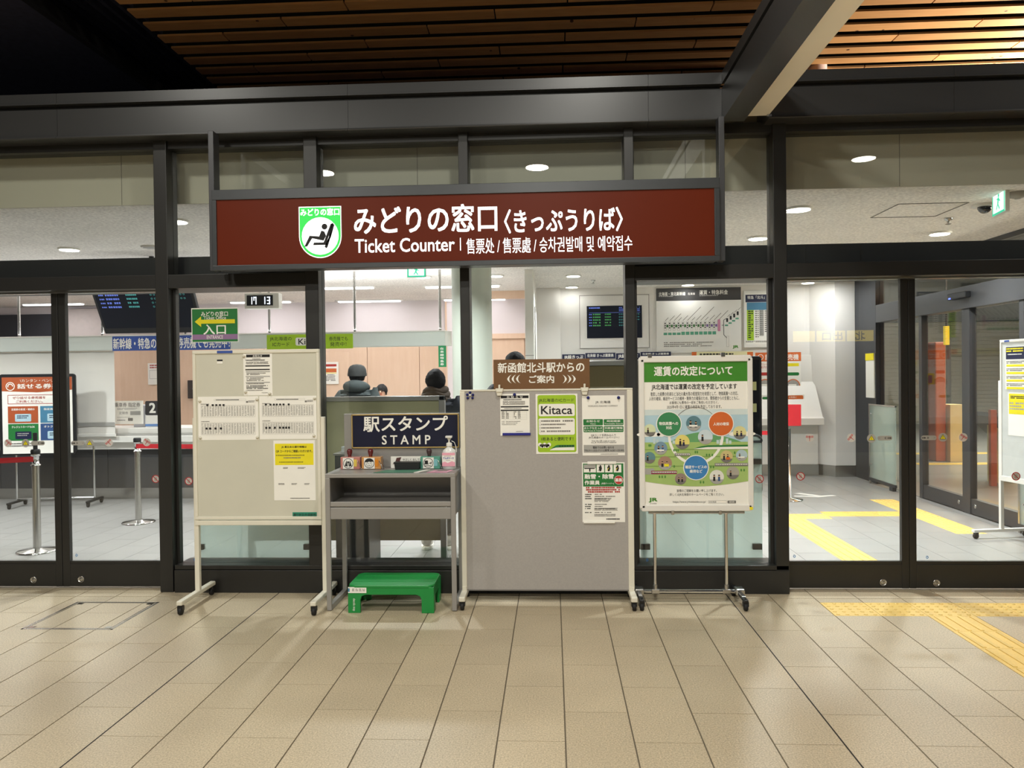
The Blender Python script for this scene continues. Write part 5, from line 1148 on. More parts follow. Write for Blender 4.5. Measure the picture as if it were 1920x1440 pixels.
cm = thing('calendar_cards', 'pair of small pink and white cards standing on the counter', 'card', (-1.95, 10.35, .96))
for x in (-2.03, -1.92): c_ = box('card', M_PAPER, cm, x, x + .09, 10.35, 10.36, .96, 1.12); box('card_print', mat('card_pink', (214, 130, 140), .6), c_, x + .01, x + .08, 10.347, 10.35, 1.05, 1.11)

# ------------------------------------------------------------------ hanging displays
tv = thing('departure_monitor', 'black departure monitor hung tilted from the ceiling over the counter', 'monitor', (-4.45, 8.4, 2.12), 0, None, math.radians(30))
z0, z1 = 2.12, 2.80; tx_ = (-4.9639,2.176)[0]
MB().box(tx_, tx_ + 1.12, 8.4, 8.46, z0, z1).build('monitor_case', M_BLACK, tv, bevel=.01)
M_SCREEN = mat('screen_dark', (14, 17, 28), .3, var=0, emit=.3, spec=.2); M_TXB = glow('screen_blue', (90, 110, 200), .6); M_TXT = glow('screen_teal', (70, 150, 150), .6)
box('screen', M_SCREEN, tv, tx_ + .03, tx_ + 1.09, 8.397, 8.4, z0 + .07, z1 - .02)
pr = Print(tv, 8.3965)
def departures(pr, x0, x1, z0, z1, g=None, cw=.02):
    w_, h_ = x1 - x0, z1 - z0
    pr.small(x0 + w_ * .03, x0 + w_ * .24, z1 - h_ * .1, z1 - h_ * .03, 1, M_TXB, 1, .8, cw, 0); pr.rect(x0 + w_ * .03, x0 + w_ * .97, z1 - h_ * .265, z1 - h_ * .255, M_TXB, 1)
    for c in (.58, .72, .86): pr.small(x0 + w_ * c, x0 + w_ * (c + .1), z1 - h_ * .24, z1 - h_ * .04, 3, M_TXB, 1, .5, cw, 0)
    for r_ in range(5):
        z = z1 - h_ * (.36 + .115 * r_)
        pr.small(x0 + w_ * .03, x0 + w_ * .08, z, z + h_ * .05, 1, M_TXB, 1, .8, cw, 0); pr.small(x0 + w_ * .1, x0 + w_ * .24, z, z + h_ * .06, 1, g or M_TXB, 1, .9, cw * 1.3, 0, r_); pr.small(x0 + w_ * .32, x0 + w_ * .44, z, z + h_ * .06, 1, g or M_TXT, 1, .8, cw, 0, r_)
        for c in (.58, .72, .86)[:3 if r_ < 3 else 1]:
            for k in range(3): pr.ring(x0 + w_ * (c + .035 * k) + .008, z + h_ * .03, h_ * .026, h_ * .01, M_TXT, 1, n=12)
departures(pr, tx_ + .04, tx_ + 1.08, z0 + .24, z1 - .03); pr.done()
MB().tube([(-4.45, 8.46, z1 - .25), (-4.45, 8.62, z1 - .15), (-4.45, 9.0, z1 + .12)], .025, 10).build('ceiling_mount', M_BLACK, tv)
ck = thing('digital_clock', 'white hanging digital clock reading 17:13', 'clock', (-3.6, 8.9, 2.4)); x0, x1, z0, z1 = -3.5792,-3.1703,2.4203,2.6012
box('clock_case', M_WHITE, ck, x0, x1, 8.9, 9.02, z0, z1, bevel=.008); box('clock_face', M_BLACK, ck, x0 + .03, x1 - .07, 8.894, 8.9, z0 + .035, z1 - .025)
MB().tube([((x0 + x1) / 2 - .03, 8.96, z1), ((x0 + x1) / 2 - .03, 8.96, 2.98)], .015, 8).build('hanger', M_WHITE, ck)
pr = Print(ck, 8.8935); M_SEG = glow('segment_white', (235, 240, 255), 1.6)
def seg7(dg, x, z, w_, h_):
    on = {'1': 'bc', '7': 'abcf', '3': 'abcdg'}[dg]; t = .011
    S7 = {'a': (x, x + w_, z + h_ - t, z + h_), 'd': (x, x + w_, z, z + t), 'g': (x, x + w_, z + h_ / 2 - t / 2, z + h_ / 2 + t / 2), 'b': (x + w_ - t, x + w_, z + h_ / 2, z + h_), 'c': (x + w_ - t, x + w_, z, z + h_ / 2), 'f': (x, x + t, z + h_ / 2, z + h_), 'e': (x, x + t, z, z + h_ / 2)}
    for s_ in on: pr.rect(*S7[s_], M_SEG, 2)
fw = (x1 - x0 - .1)
for dg, c in zip('1713', (.1, .26, .6, .78)): seg7(dg, x0 + .03 + fw * c, z0 + .05, .036, z1 - z0 - .095)
pr.done()
def exit_sign(label, x, y, z, w_, h_, rz=0):
    o = thing('exit_sign', label, 'exit sign', (x, y, z), rz)
    box('sign_case', M_WHITE, o, x - w_ / 2, x + w_ / 2, y, y + .03, z, z + h_, bevel=.004); box('sign_face', glow('exit_white', (225, 245, 240), 1.2), o, x - w_ / 2 + .01, x + w_ / 2 - .01, y - .003, y, z + .01, z + h_ - .01)
    g = glow('exit_green', (50, 190, 150), 1.0); pr = Print(o, y - .0035)
    pr.frame(x - w_ / 2 + .005, x + w_ / 2 - .005, z + .005, z + h_ - .005, .016, g, 1); s = min(w_, h_)
    pr.disc(x + .02 * s, z + h_ * .74, s * .07, g, 2); pr.line(x + .02 * s, z + h_ * .66, x - .05 * s, z + h_ * .42, s * .12, g, 2); pr.line(x - .05 * s, z + h_ * .42, x + .12 * s, z + h_ * .2, s * .07, g, 2); pr.line(x - .05 * s, z + h_ * .42, x - .2 * s, z + h_ * .22, s * .07, g, 2); pr.line(x, z + h_ * .62, x + .17 * s, z + h_ * .5, s * .06, g, 2); pr.line(x, z + h_ * .62, x - .16 * s, z + h_ * .6, s * .06, g, 2)
    pr.done(); MB().tube([(x, y + .015, z + h_), (x, y + .015, 2.98)], .012, 8).build('hanger', M_WHITE, o)
exit_sign('green running man exit sign near the ceiling on the right', (3.5058,2.8205)[0], 6.28, (3.5058,2.8205)[1], .26, .2, math.radians(-100))
exit_sign('exit sign hung above the ticket counter just under the brown sign', -1.62, 9.3, 2.80, .23, .16)

# ------------------------------------------------------------------ lamps and fittings in the ceiling
M_LAMP = glow('lamp_lens', (255, 250, 240), 9)
def downlight(x, y, label, r=.09):
    o = thing('downlight', label, 'ceiling light', (x, y, 2.97), 0, 'recessed downlights of the ticket office')
    MB().lathe((x, y, 2.962), [(r + .016, 0), (r + .02, .01), (r + .02, .018)], 24).build('trim_ring', M_WHITE, o)
    MB().lathe((x, y, 2.958), [(r, 0), (r, .003)], 24).build('lens', M_LAMP, o)
for q, lb_ in (((-4.9974,7.8361), 'round downlight above the left sliding doors nearest the orange poster stand'), ((-3.2271,6.5566), 'round downlight beside the left post of the brown sign'), ((2.0806,6.6377), 'round downlight nearest the glass in the right-hand bay'),
               ((2.1049,8.0319), 'round downlight just beyond the right end of the brown sign'), ((3.8779,7.9742), 'round downlight near the glass wall below the exit sign'), ((-2.6483,10.5172), 'round downlight behind the hanger rod above the capped customer'),
               ((-1.7489,10.5921), 'round downlight beside the exit sign over the counter'), ((-0.7533,10.6234), 'round downlight beyond the round column'), ((0.3073,10.7787), 'nearer round downlight in front of the departure screen'), ((0.3194,12.1442), 'round downlight close to the wall above the departure screen'),
               ((2.1113,12.1377), 'round downlight above the fare map'), ((3.9332,12.1403), 'round downlight above the white corner column'), ((3.96, 5.99 + .25), 'round downlight at the right edge beside the smoke detector')): downlight(q[0], q[1], lb_)
rp = thing('ceiling_speaker', 'flat white ceiling speaker beside the left mullion', 'speaker', (-4.1196,7.8116, 2.97)); q = (-4.1196,7.8116)
MB().lathe((q[0], q[1], 2.965), [(.09, 0), (.095, .015)], 24).build('speaker_plate', mat('speaker_white', (206, 202, 194), .6), rp); MB().lathe((q[0], q[1], 2.962), [(.07, 0), (.07, .004)], 20).build('speaker_grille', M_MID, rp)
def strip(x0, x1, y, label):
    o = thing('strip_light', label, 'ceiling light', ((x0 + x1) / 2, y, 2.97), 0, 'fluorescent strips of the ticket office')
    box('housing', M_WHITE, o, x0, x1, y - .09, y + .09, 2.965, 2.98); box('tube_lens', glow('tube_lens', (250, 248, 255), 5), o, x0 + .04, x1 - .04, y - .05, y + .05, 2.945, 2.965, bevel=.01)
strip(-4.1, -2.65, 11.65, 'ceiling strip above the capped customer, nearer of two'); strip(-1.95, -.75, 11.75, 'ceiling strip behind the round column, nearer of two'); strip(-3.85, -2.65, 13.75, 'ceiling strip above the capped customer, farther of two'); strip(-1.95, -.78, 13.8, 'ceiling strip behind the round column, farther of two')
strip(-5.75, -4.6, 13.6, 'ceiling strip behind the digital clock'); strip(-9.4, -8.25, 13.35, 'ceiling strip above the dark cabinet opening')
dc = thing('dome_camera', 'dark dome security camera in the ceiling beside the exit sign', 'camera', (3.6128,6.6793, 2.96)); q = (3.6128,6.6793)
MB().lathe((q[0], q[1], 2.962), [(.10, .018), (.10, .004), (.06, 0)], 20).build('camera_base', M_WHITE, dc); MB().ball((q[0], q[1], 2.962), .055, 16, 10).build('dome', mat('smoked_dome', (20, 20, 22), .08, coat=1), dc)
sd = thing('smoke_detector', 'round smoke detector in the ceiling at the right edge', 'smoke detector', (3.6276,6.2447, 2.95)); q = (3.6276,6.2447)
MB().lathe((q[0], q[1], 2.945), [(.03, -.01), (.06, 0), (.075, .02), (.075, .035)], 20).build('detector_body', mat('detector_grey', (170, 168, 162), .5), sd); MB().lathe((q[0], q[1], 2.93), [(.02, 0), (.03, .01)], 12).build('sensor_cap', M_MID, sd)
for (x, y), lb_ in (((3.5911,7.2285), 'small sprinkler head between the exit sign and the downlight'), ((0.6099,11.3693), 'small sprinkler head near the downlights by the departure screen'), ((-3.5256,7.1276), 'small sprinkler head beside the left mullion')):
    o = thing('sprinkler', lb_, 'sprinkler', (x, y, 2.95)); MB().lathe((x, y, 2.955), [(.012, -.02), (.012, 0), (.035, .012), (.035, .024)], 14).build('sprinkler_body', M_STEEL, o); MB().lathe((x, y, 2.925), [(.025, 0), (.025, .004)], 12).build('deflector', M_STEEL, o)

# ------------------------------------------------------------------ machine wall fittings
YW = 12.415
dp = thing('departure_screen', 'departure screen in a framed white panel on the machine wall', 'screen', (.95, YW, 1.98)); x0, x1, z0, z1 = 0.4429,1.5455,2.0165,2.8628
box('access_panel', M_WALLIN, dp, x0, x1, YW - .012, YW, z0, z1, bevel=.002); pr = Print(dp, YW - .012); pr.frame(x0, x1, z0, z1, .008, M_GREYINK, 1)
x0, x1, z0, z1 = 0.5594,1.4297,2.1787,2.6914
box('screen', M_SCREEN, dp, x0, x1, YW - .02, YW - .012, z0, z1); pr.y = YW - .0205; departures(pr, x0 + .01, x1, z0 + .12, z1 - .01, glow('screen_green', (60, 130, 70), .6), .025); pr.done()
fm = thing('fare_map', 'white fare map panel with dark heading and a row of green stations', 'fare map', (2.4, YW, 1.9)); x0, x1, z0, z1 = 1.6553,2.9781,1.9295,2.9513
fm_p = box('map_panel', M_WHITE, fm, x0, x1, YW - .02, YW, z0, z1, bevel=.003)
pr = Print(fm, YW - .02, .001)
a = 1.6553,2.9935,2.7515,2.9513
pr.rect(x0, x1, a[2], z1, mat('map_heading', (58, 56, 56), .5)); pr.text('北海道・東北新幹線', 1.6966,2.1136,2.8324,2.8923, M_PAPER, 2, .01); pr.text('在来線', 2.1522,2.263,2.8403,2.8773, M_PAPER, 2); pr.text('運賃・特急料金', 2.3313,2.7754,2.8401,2.9127, M_PAPER, 2, .008); pr.small(1.6959,1.9691,2.8068,2.8291, 1, M_MID, cw=.03); pr.small(2.334,2.6887,2.8084,2.8321, 1, M_MID, cw=.03)
b = 1.7739,2.6754,2.282,2.4274; n = 13; wd = (b[1] - b[0]) / n; zc = (b[2] + b[3]) / 2
pur = mat('map_purple', (128, 96, 160), .5); teal = mat('map_teal', (90, 160, 130), .5); dgr = mat('map_green', (52, 112, 52), .5)
for i in range(n):
    x = b[0] + wd * i
    pr.frame(x, x + wd * .55, b[2], b[3], .004, M_MID, 1); pr.small(x + wd * .15, x + wd * .4, b[2] + .02, b[3] - .02, 3, M_INK, 2, .6, .03, 0, i)
    if i < n - 1: pr.rect(x + wd * .56, x + wd * .98, zc - .02, zc + .02, pur if i > 8 else dgr, 2); pr.rect(x - wd * .1, x + wd * .72, b[2] - .07, b[2] - .02 + (.0 if i > 3 else -.012), teal, 1)
    pr.line(x + wd * .3, b[3] + .012, x + wd * .3 + .05 + .03 * (i % 3) + (.1 if i in (5, 8, 12) else 0), b[3] + .06 + .03 * (i % 3) + (.1 if i in (5, 8, 12) else 0), .008, M_GREYINK, 1)
pr.rect(b[1] - wd * .9, b[1] - wd * .3, b[2] - .02, b[3] + .02, mat('map_pink', (196, 130, 160), .5), 3)
for i in range(4):
    x = b[1] + .07 + i * .055; z = zc + .06 + i * .035; pr.rect(x, x + .03, z - .01, z + .05, M_INK, 2); pr.rect(x - .02, x + .03, z - .075, z - .05, teal, 2); pr.line(x + .02, z + .07, x + .06, z + .11, .007, M_GREYINK, 1)
pr.line(b[1], zc, b[1] + .03, zc, .008, M_INK, 2); pr.line(b[1] + .03, zc - .15, b[1] + .03, zc + .08, .008, M_INK, 2); pr.line(b[1] + .03, zc + .08, b[1] + .08, zc + .11, .008, M_INK, 2); pr.line(b[1] + .03, zc - .15, b[1] + .08, zc - .2, .008, M_INK, 2); pr.frame(b[1] + .07, b[1] + .11, zc - .34, zc - .17, .004, M_MID, 2)
pr.small(1.7707,2.647,2.0111,2.0971, 3, M_GREYINK, cw=.03, ragged=.5, fill=.4); pr.text('JR', 2.8409,2.9337,1.9826,2.0364, M_PGREEN, 2, .03); pr.done()
ft = thing('fare_table', 'white framed fare table with navy heading right of the fare map', 'fare table', (3.3, YW, 1.95)); x0, x1, z0, z1 = 3.0195,3.656,1.9956,2.8935; x0 = max(x0, (2.9864,1.9294)[0] + .03)
box('frame', M_WHITE, ft, x0, x1, YW - .03, YW, z0, z1, bevel=.008); pr = Print(ft, YW - .03, .001); pr.rect(x0 + .03, x1 - .03, z0 + .05, z1 - .04, M_PAPER)
pr.rect(3.0444,3.652,2.7082,2.8267, M_NAVY, 2); pr.text('特急「北斗」ご利用金額', 3.077,3.6181,2.7575,2.8087, M_PAPER, 3, .008)
b = 3.0641,3.6301,2.1107,2.7042; wd = (b[1] - b[0]); ht = b[3] - b[2]
pr.rect(b[0], b[0] + wd * .19, b[2], b[3] - ht * .2, M_LIME, 2); pr.rect(b[0], b[1], b[3] - ht * .2, b[3], M_TEAL, 2)
for i in range(6): pr.rect(b[0] + wd * (.21 + i * .13), b[0] + wd * (.33 + i * .13), b[2] + ht * (.04 + .07 * i), b[3] - ht * .2, M_MID if i % 2 else M_PAPER, 2); pr.small(b[0] + wd * (.225 + i * .13), b[0] + wd * (.325 + i * .13), b[2] + ht * (.05 + .07 * i), b[3] - ht * .22, 13 - i, M_GREYINK, 3, .5, .04, 0, i)
pr.small(b[0] + .02, b[0] + wd * .17, b[2] + .02, b[3] - ht * .22, 13, M_INK, 3, .5, .05, .3); pr.small(3.0452,3.4409,2.0733,2.1017, 2, M_GREYINK, cw=.03); pr.done()
YM = 12.36
for (x0, x1, z0, z1), t, lb_ in (((0.1609,0.5229,1.8264,1.9285), 'JR線きっぷ', 'navy ticket strip sign nearest the round column'), ((1.012,1.3881,1.832,1.934), 'JR線きっぷ', 'navy ticket strip sign behind the central mullion')):
    o, pr = sheet('strip_sign', lb_, 'sign', YM, x0, x1, z0, z1, M_NAVY, .01); pr.text(t, x0 + .03, x1 - .03, z0 + .015, z1 - .012, M_PAPER, 2, .014); pr.done()
for (x0, x1, z0, z1), lb_ in (((0.5284,1.0027,1.8539,1.9447), 'navy fare list strip sign under the departure screen'), ((1.3977,1.873,1.8761,1.9498), 'navy fare list strip sign under the fare map')):
    o, pr = sheet('strip_sign', lb_, 'sign', YM, x0, x1, z0, z1, M_NAVY, .01); pr.text('在来線 きっぷ運賃表', x0 + .03, x1 - .03, z0 + .025, z1 - .015, M_PAPER, 2, .012); pr.done()
for x, lb_ in ((1297, 'pale yellow leaflet panel with orange ends above the poster stand'),):
    o, pr = sheet('leaflet_strip', lb_, 'panel', YM, 2.1982,3.1494,1.8507,1.9389, mat('pale_yellow', (238, 230, 180), .5), .01); pr.rect(2.1982,2.2723,1.8624,1.9389, M_ORANGE, 1); pr.rect(3.0593,3.1494,1.8507,1.9272, M_ORANGE, 1); pr.small(2.3225,2.968,1.8699,1.9121, 1, M_INK, cw=.05); pr.done()
YT = 12.34
o, pr = sheet('machine_poster', 'white and orange talking ticket machine poster beside the dark mullion', 'poster', YT, 3.1695,3.8782,1.2492,1.9084, M_PAPER, .006)
pr.rect(3.1781,3.8829,1.775,1.9146, M_ORANGE, 1); pr.text('話せる券売機', 3.3286,3.8456,1.7928,1.8865, M_PAPER, 3, .012); cx, cz = 3.2598,1.8439; pr.ring(cx, cz, .045, .01, M_PAPER, 3)
pr.text('オペレーター', 3.2162,3.4556,1.711,1.7541, M_REDINK, 2); pr.text('ご案内いたします', 3.2158,3.5578,1.6663,1.7054, M_REDINK, 2); pr.rect(3.678,3.8482,1.6939,1.7429, M_YELLOW, 1); pr.rr(3.2492,3.3944,1.5553,1.604, M_REDINK, 2, .02); pr.rr(3.6598,3.8505,1.5498,1.599, M_GREEN, 2, .02)
for c in ((3.3246,1.3909), (3.7571,1.386)): pr.disc(c[0], c[1], .11, M_ORANGE, 2); pr.disc(c[0], c[1], .095, M_MID, 3); pr.rect(c[0] - .07, c[0] + .05, c[1] - .04, c[1] + .03, M_PAPER, 4)
cx, cz = 3.4706,1.4588; pr.rr(cx - .06, cx + .06, cz - .13, cz + .1, M_YELLOW, 3, .02); pr.rect(cx - .03, cx + .03, cz - .05, cz + .07, M_DKBLUE, 4); pr.done()
o, pr = sheet('machine_notice', 'orange notice with a cartoon clerk under the ticket machine poster', 'notice', 12.20, 3.128,3.8806,0.9727,1.2526, M_PAPER, .006)
pr.rr(3.6323,3.8666,1.0006,1.2434, M_ORANGE, 1, .02); pr.text('お気軽に', 3.6491,3.767,1.1991,1.2312, M_PAPER, 3); cx, cz = 3.7123,1.1138
pr.disc(cx, cz + .01, .062, M_INK, 2); pr.disc(cx, cz - .006, .048, M_SKIN_P, 3); pr.poly([(cx - .08, cz - .14), (cx + .08, cz - .14), (cx + .05, cz - .055), (cx - .05, cz - .055)], M_NAVY, 3); pr.rr(3.2431,3.4121,1.1856,1.2252, M_GREEN, 2, .02); pr.rect(3.2422,3.462,1.0819,1.1185, M_ORANGE, 2); pr.rect(3.2416,3.4614,1.0097,1.0462, M_NAVY, 2); pr.done()
bk = thing('monitor_stand', 'black floor standing sign panel behind the fare poster stand', 'sign', (1.42, 6.5, 0)); x0, x1, z0, z1 = 1.1687,1.7249,0.6073,1.7423
MB().prism(rrect(x0, x1, z0, z1, .03), 6.5, 6.55).build('panel_case', M_BLACK, bk, bevel=.004); box('panel_glass', mat('black_gloss', (14, 14, 16), .1), bk, x0 + .02, x1 - .02, 6.497, 6.5, z0 + .04, z1 - .03); box('post', M_BLACK, bk, (x0 + x1) / 2 - .04, (x0 + x1) / 2 + .04, 6.51, 6.55, .03, z0 + .02); box('base', M_BLACK, bk, (x0 + x1) / 2 - .2, (x0 + x1) / 2 + .2, 6.35, 6.7, 0, .03, bevel=.006)
for z in (1.46, 1.28, .92): box('yellow_reflection', mat('reflection_yellow', (200, 196, 140), .6), bk, x1 - .095, x1 - .045, 6.493, 6.4965, z, z + .07)  # yellow reflections on the dark panel, put in as flat coloured pieces
rd = thing('red_belt_post', 'red topped chrome barrier post near the ticket machines', 'barrier post', (2.95, 9.9, 0))
MB().lathe((2.95, 9.9, 0), [(.17, 0), (.17, .012), (.03, .03), (.03, .9)], 24).build('post', M_CHROME, rd); box('sign_head', mat('belt_red', (196, 36, 46), .5), rd, 2.86, 3.10, 9.86, 9.90, .93, 1.2, bevel=.006); box('belt', MATS['belt_red'], rd, 1.9, 2.93, 9.89, 9.893, .82, .87)

# ------------------------------------------------------------------ barrier posts with red belts
def barrier(x, y, top, label, bx, by, bz):
    o = thing('barrier_post', label, 'barrier post', (x, y, 0))
    MB().lathe((x, y, 0), [(.175, 0), (.175, .012), (.16, .018), (.045, .03), (.04, .034)], 32).build('base_plate', M_CHROME, o)
    MB().lathe((x, y, .03), [(.034, 0), (.034, top - .19)], 20).build('post_tube', M_STEEL, o); MB().lathe((x, y, top - .16), [(.042, 0), (.042, .012), (.03, .014), (.03, .09), (.04, .092), (.04, .11)], 20).build('belt_cassette', M_CHROME, o); MB().lathe((x, y, top - .05), [(.04, 0), (.042, .03), (.036, .045)], 20).build('post_cap', M_BLACK, o)
    MB().add([(x, y - .03, top - .07), (x, y - .03, top - .12), (bx, by, bz - .05), (bx, by, bz)], [(0, 1, 2, 3)]).add([(x, y - .028, top - .07), (x, y - .028, top - .12), (bx, by + .002, bz - .05), (bx, by + .002, bz)], [(3, 2, 1, 0)]).build('belt', MATS['belt_red'], o, fix=False)
    return o
b_ = barrier(-4.8678,7.0592, .97, 'chrome barrier post with red belt and card holder inside the left doors', -6.3, 7.2, .83)
x, y = -4.8678,7.0592
MB().box(x - .02, x + .02, y - .004, y + .004, .96, 1.12).build('card_holder', M_FRAME2, b_)
barrier(-4.6646,8.4834, .96, 'chrome barrier post with red belt next to the counter', -2.9, 8.5, .86)

# ------------------------------------------------------------------ talking machine poster stand inside the left doors
ip = thing('poster_stand', 'black framed orange topped poster on a wheeled stand inside the left doors', 'poster stand', (-6.35, 9.6, 0), math.radians(8))
x0, x1, z0, z1 = -7.0276,-6.0953,0.6639,1.6968
MB().prism(rrect(x0, x1, z0, z1, .04), 9.6, 9.63).build('poster_frame', M_BLACK, ip, bevel=.004)
pq = box('printed_poster', M_PAPER, ip, x0 + .04, x1 - .04, 9.595, 9.6, z0 + .02, z1 - .04)
pr = Print(pq, 9.595, .001); w_, h_ = x1 - x0 - .08, z1 - z0 - .06; X_ = lambda u: x0 + .04 + w_ * u; Z_ = lambda v: z1 - .04 - h_ * v
pr.poly([(X_(0), Z_(0)), (X_(1), Z_(0)), (X_(1), Z_(.17)), (X_(.5), Z_(.2)), (X_(0), Z_(.18))], M_RUST, 1); pr.text('\\カンタン・ベンリ/', X_(.26), X_(.76), Z_(.065), Z_(.025), M_PAPER, 2); pr.text('話せる券売機', X_(.22), X_(.95), Z_(.15), Z_(.085), M_PAPER, 2, .014); pr.ring(X_(.12), Z_(.118), .055, .01, M_PAPER, 2); pr.ring(X_(.12), Z_(.118), .035, .012, M_PAPER, 2, 0, 200)
pr.frame(X_(.08), X_(.92), Z_(.35), Z_(.23), .006, M_REDINK, 2); pr.text('ぜひ話せる券売機を', X_(.15), X_(.62), Z_(.285), Z_(.25), M_REDINK, 3); pr.text('ご利用ください。', X_(.2), X_(.58), Z_(.335), Z_(.3), M_REDINK, 3)
for u0, u1, v0, v1, m_, t in ((.08, .51, .38, .6, M_RUST, '定期券の新規・継続の'), (.54, .95, .38, .6, M_TEAL, '指定席の購入も'), (.08, .51, .61, .83, M_GREEN, 'クレジットカードもOK'), (.54, .95, .61, .83, M_DKBLUE, 'オトクなきっぷ')):
    pr.rect(X_(u0), X_(u1), Z_(v1), Z_(v0), m_, 2); pr.text(t, X_(u0 + .05), X_(u1 - .05), Z_(v0 + .055), Z_(v0 + .025), M_PAPER, 3, .008); pr.rr(X_(u0 + .1), X_(u1 - .1), Z_(v1 - .02), Z_(v0 + .1), M_SKY if m_ is not M_GREEN else M_NAVY, 3, .012); pr.small(X_(u0 + .13), X_(u1 - .13), Z_(v1 - .05), Z_(v0 + .12), 2, M_NAVY if m_ is not M_GREEN else M_MID, 4, .5, .02)
pr.small(X_(.08), X_(.5), Z_(.92), Z_(.86), 2, M_GREYINK, 2, .5, .02); pr.text('JR', X_(.9), X_(.97), Z_(.975), Z_(.95), M_INK, 2, .02); pr.done()
for x in (-6.85, -5.9): MB().tube([(x, 9.64, .1), (x, 9.64, z0 + .1)], .014, 10).build('pole', M_CHROME, ip); box('foot', M_BLACK, ip, x - .02, x + .02, 9.42, 9.86, .055, .08, bevel=.005); caster(ip, x, 9.45); caster(ip, x, 9.83)
MB().tube([(-6.85, 9.64, .1), (-5.9, 9.64, .1)], .012, 8).build('base_bar', M_CHROME, ip)

# ------------------------------------------------------------------ olive partitions behind the glass
M_OLIVE = mat('olive_cloth', (178, 174, 138), .7, var=.03, scale=60); M_OLIVE2 = mat('brown_olive_cloth', (118, 104, 66), .7, var=.03, scale=60)
pt = thing('low_partition', 'olive low partition with grey frame behind the stamp desk', 'partition', (-1.5, 6.6, 0))
box('cloth_panel', M_OLIVE, pt, -2.6, -.97, 6.6, 6.63, .2, 1.40); box('lower_panel', M_OLIVE2, pt, -2.6, -.97, 6.595, 6.60, .2, .62); box('top_rail', M_GREYSTEEL, pt, -2.6, -.92, 6.58, 6.65, 1.40, 1.44, bevel=.004)
for x in (-.97, -2.65): box('side_post', M_GREYSTEEL, pt, x, x + .05, 6.58, 6.65, .0, 1.44, bevel=.004); box('foot', M_GREYSTEEL, pt, x, x + .05, 6.4, 6.83, 0, .03, bevel=.004)
pt = thing('tall_partition', 'brown olive tall partition between the grey board and the poster stand', 'partition', (.2, 6.6, 0))
box('cloth_panel', M_OLIVE2, pt, .02, .74, 6.6, 6.63, .12, 1.68); box('top_rail', M_GREYSTEEL, pt, .0, .78, 6.58, 6.65, 1.68, 1.72, bevel=.004)
for x in (-.02, .74): box('side_post', M_GREYSTEEL, pt, x, x + .04, 6.58, 6.65, 0, 1.72, bevel=.004); box('foot', M_GREYSTEEL, pt, x, x + .04, 6.45, 6.78, 0, .03, bevel=.004)
bn = thing('pen_tray', 'clear tray of pens on the low grey cabinet behind the stamp desk', 'pen tray', (-1.62, 6.2, .95))
lowc = thing('low_cabinet', 'low grey cabinet behind the glass beside the stamp desk', 'cabinet', (-1.6, 6.25, 0)); box('cabinet_body', M_FRAME2, lowc, -1.74, -1.47, 6.1, 6.5, .02, .985, bevel=.004); box('cabinet_top', M_GREYSTEEL, lowc, -1.75, -1.46, 6.09, 6.51, .985, 1.0); box('kick', M_BLACK, lowc, -1.73, -1.48, 6.12, 6.5, 0, .02)
box('tray', mat('clear_tray', (200, 204, 206), .2), bn, -1.70, -1.52, 6.15, 6.30, 1.001, 1.05, bevel=.004)
for i, c in enumerate(((200, 40, 40), (40, 60, 130), (60, 60, 64))): MB().tube([(-1.67 + .05 * i, 6.2, 1.02), (-1.665 + .05 * i, 6.22, 1.11)], .008, 8).build('pen', mat('pen_%d' % i, c, .4), bn)

# ------------------------------------------------------------------ white notice board at the right edge
RX, RY = 4.2516,7.6069
RA = math.radians(-80)
rb = thing('notice_board', 'white notice board on a wheeled stand inside the right-hand doors', 'notice board', (RX, RY, 0), RA)
x0 = RX + .02; x1 = RX + .86; z0, z1 = .60, 1.86
box('board_panel', mat('pale_board', (206, 208, 204), .4), rb, x0, x1, RY, RY + .02, z0, z1)
for a in ((x0 - .02, x1 + .02, z1, z1 + .025), (x0 - .02, x1 + .02, z0 - .05, z0), (x0 - .02, x0, z0, z1), (x1, x1 + .02, z0, z1)): box('frame_rail', M_WHITE, rb, a[0], a[1], RY - .005, RY + .03, a[2], a[3], bevel=.003)
for xa in (x0 - .05, x1 + .02):
    box('post', M_WHITE, rb, xa, xa + .03, RY, RY + .035, .08, 1.5, bevel=.004); box('foot', M_WHITE, rb, xa - .005, xa + .035, RY - .28, RY + .30, .06, .088, bevel=.004); caster(rb, xa + .015, RY - .25); caster(rb, xa + .015, RY + .27)
box('corner_sticker', M_BLUE, rb, x0 + .04, x0 + .1, RY - .007, RY - .005, z1 + .004, z1 + .02)
def board_sheet(label, a, fn):
    o = thing('notice_sheet', label, 'paper', (RX, RY, 0), RA); MB().box(a[0], a[1], RY - .0025, RY - .0012, a[2], a[3]).build('paper_sheet', M_PAPER, o)
    pr = Print(o, RY - .0025); fn(pr, *a); pr.done()
def ns1(pr, a, b, c, d):
    pr.rect(a + .005, b - .005, d - .12, d - .005, M_NAVY); pr.small(a + .012, b - .012, d - .06, d - .015, 2, M_YELLOW, 2, .6, .016, .4); pr.small(a + .03, b - .012, d - .085, d - .07, 1, M_PAPER, 2)
    for i in range(4): pr.small(a + .012, b - .01, d - .165 - i * .07, d - .135 - i * .07, 2, M_GREYINK, 2); pr.rect(a + .012, b - .01, d - .188 - i * .07, d - .168 - i * .07, M_YELLOW, 2)
def ns2(pr, a, b, c, d):
    pr.rect(a + .01, b - .01, d - .2, d - .01, M_YELLOW); pr.small(a + .03, b - .03, d - .06, d - .03, 2, M_INK, 2, .6, .014); pr.small(a + .02, b - .02, d - .17, d - .09, 3, M_MID, 2)
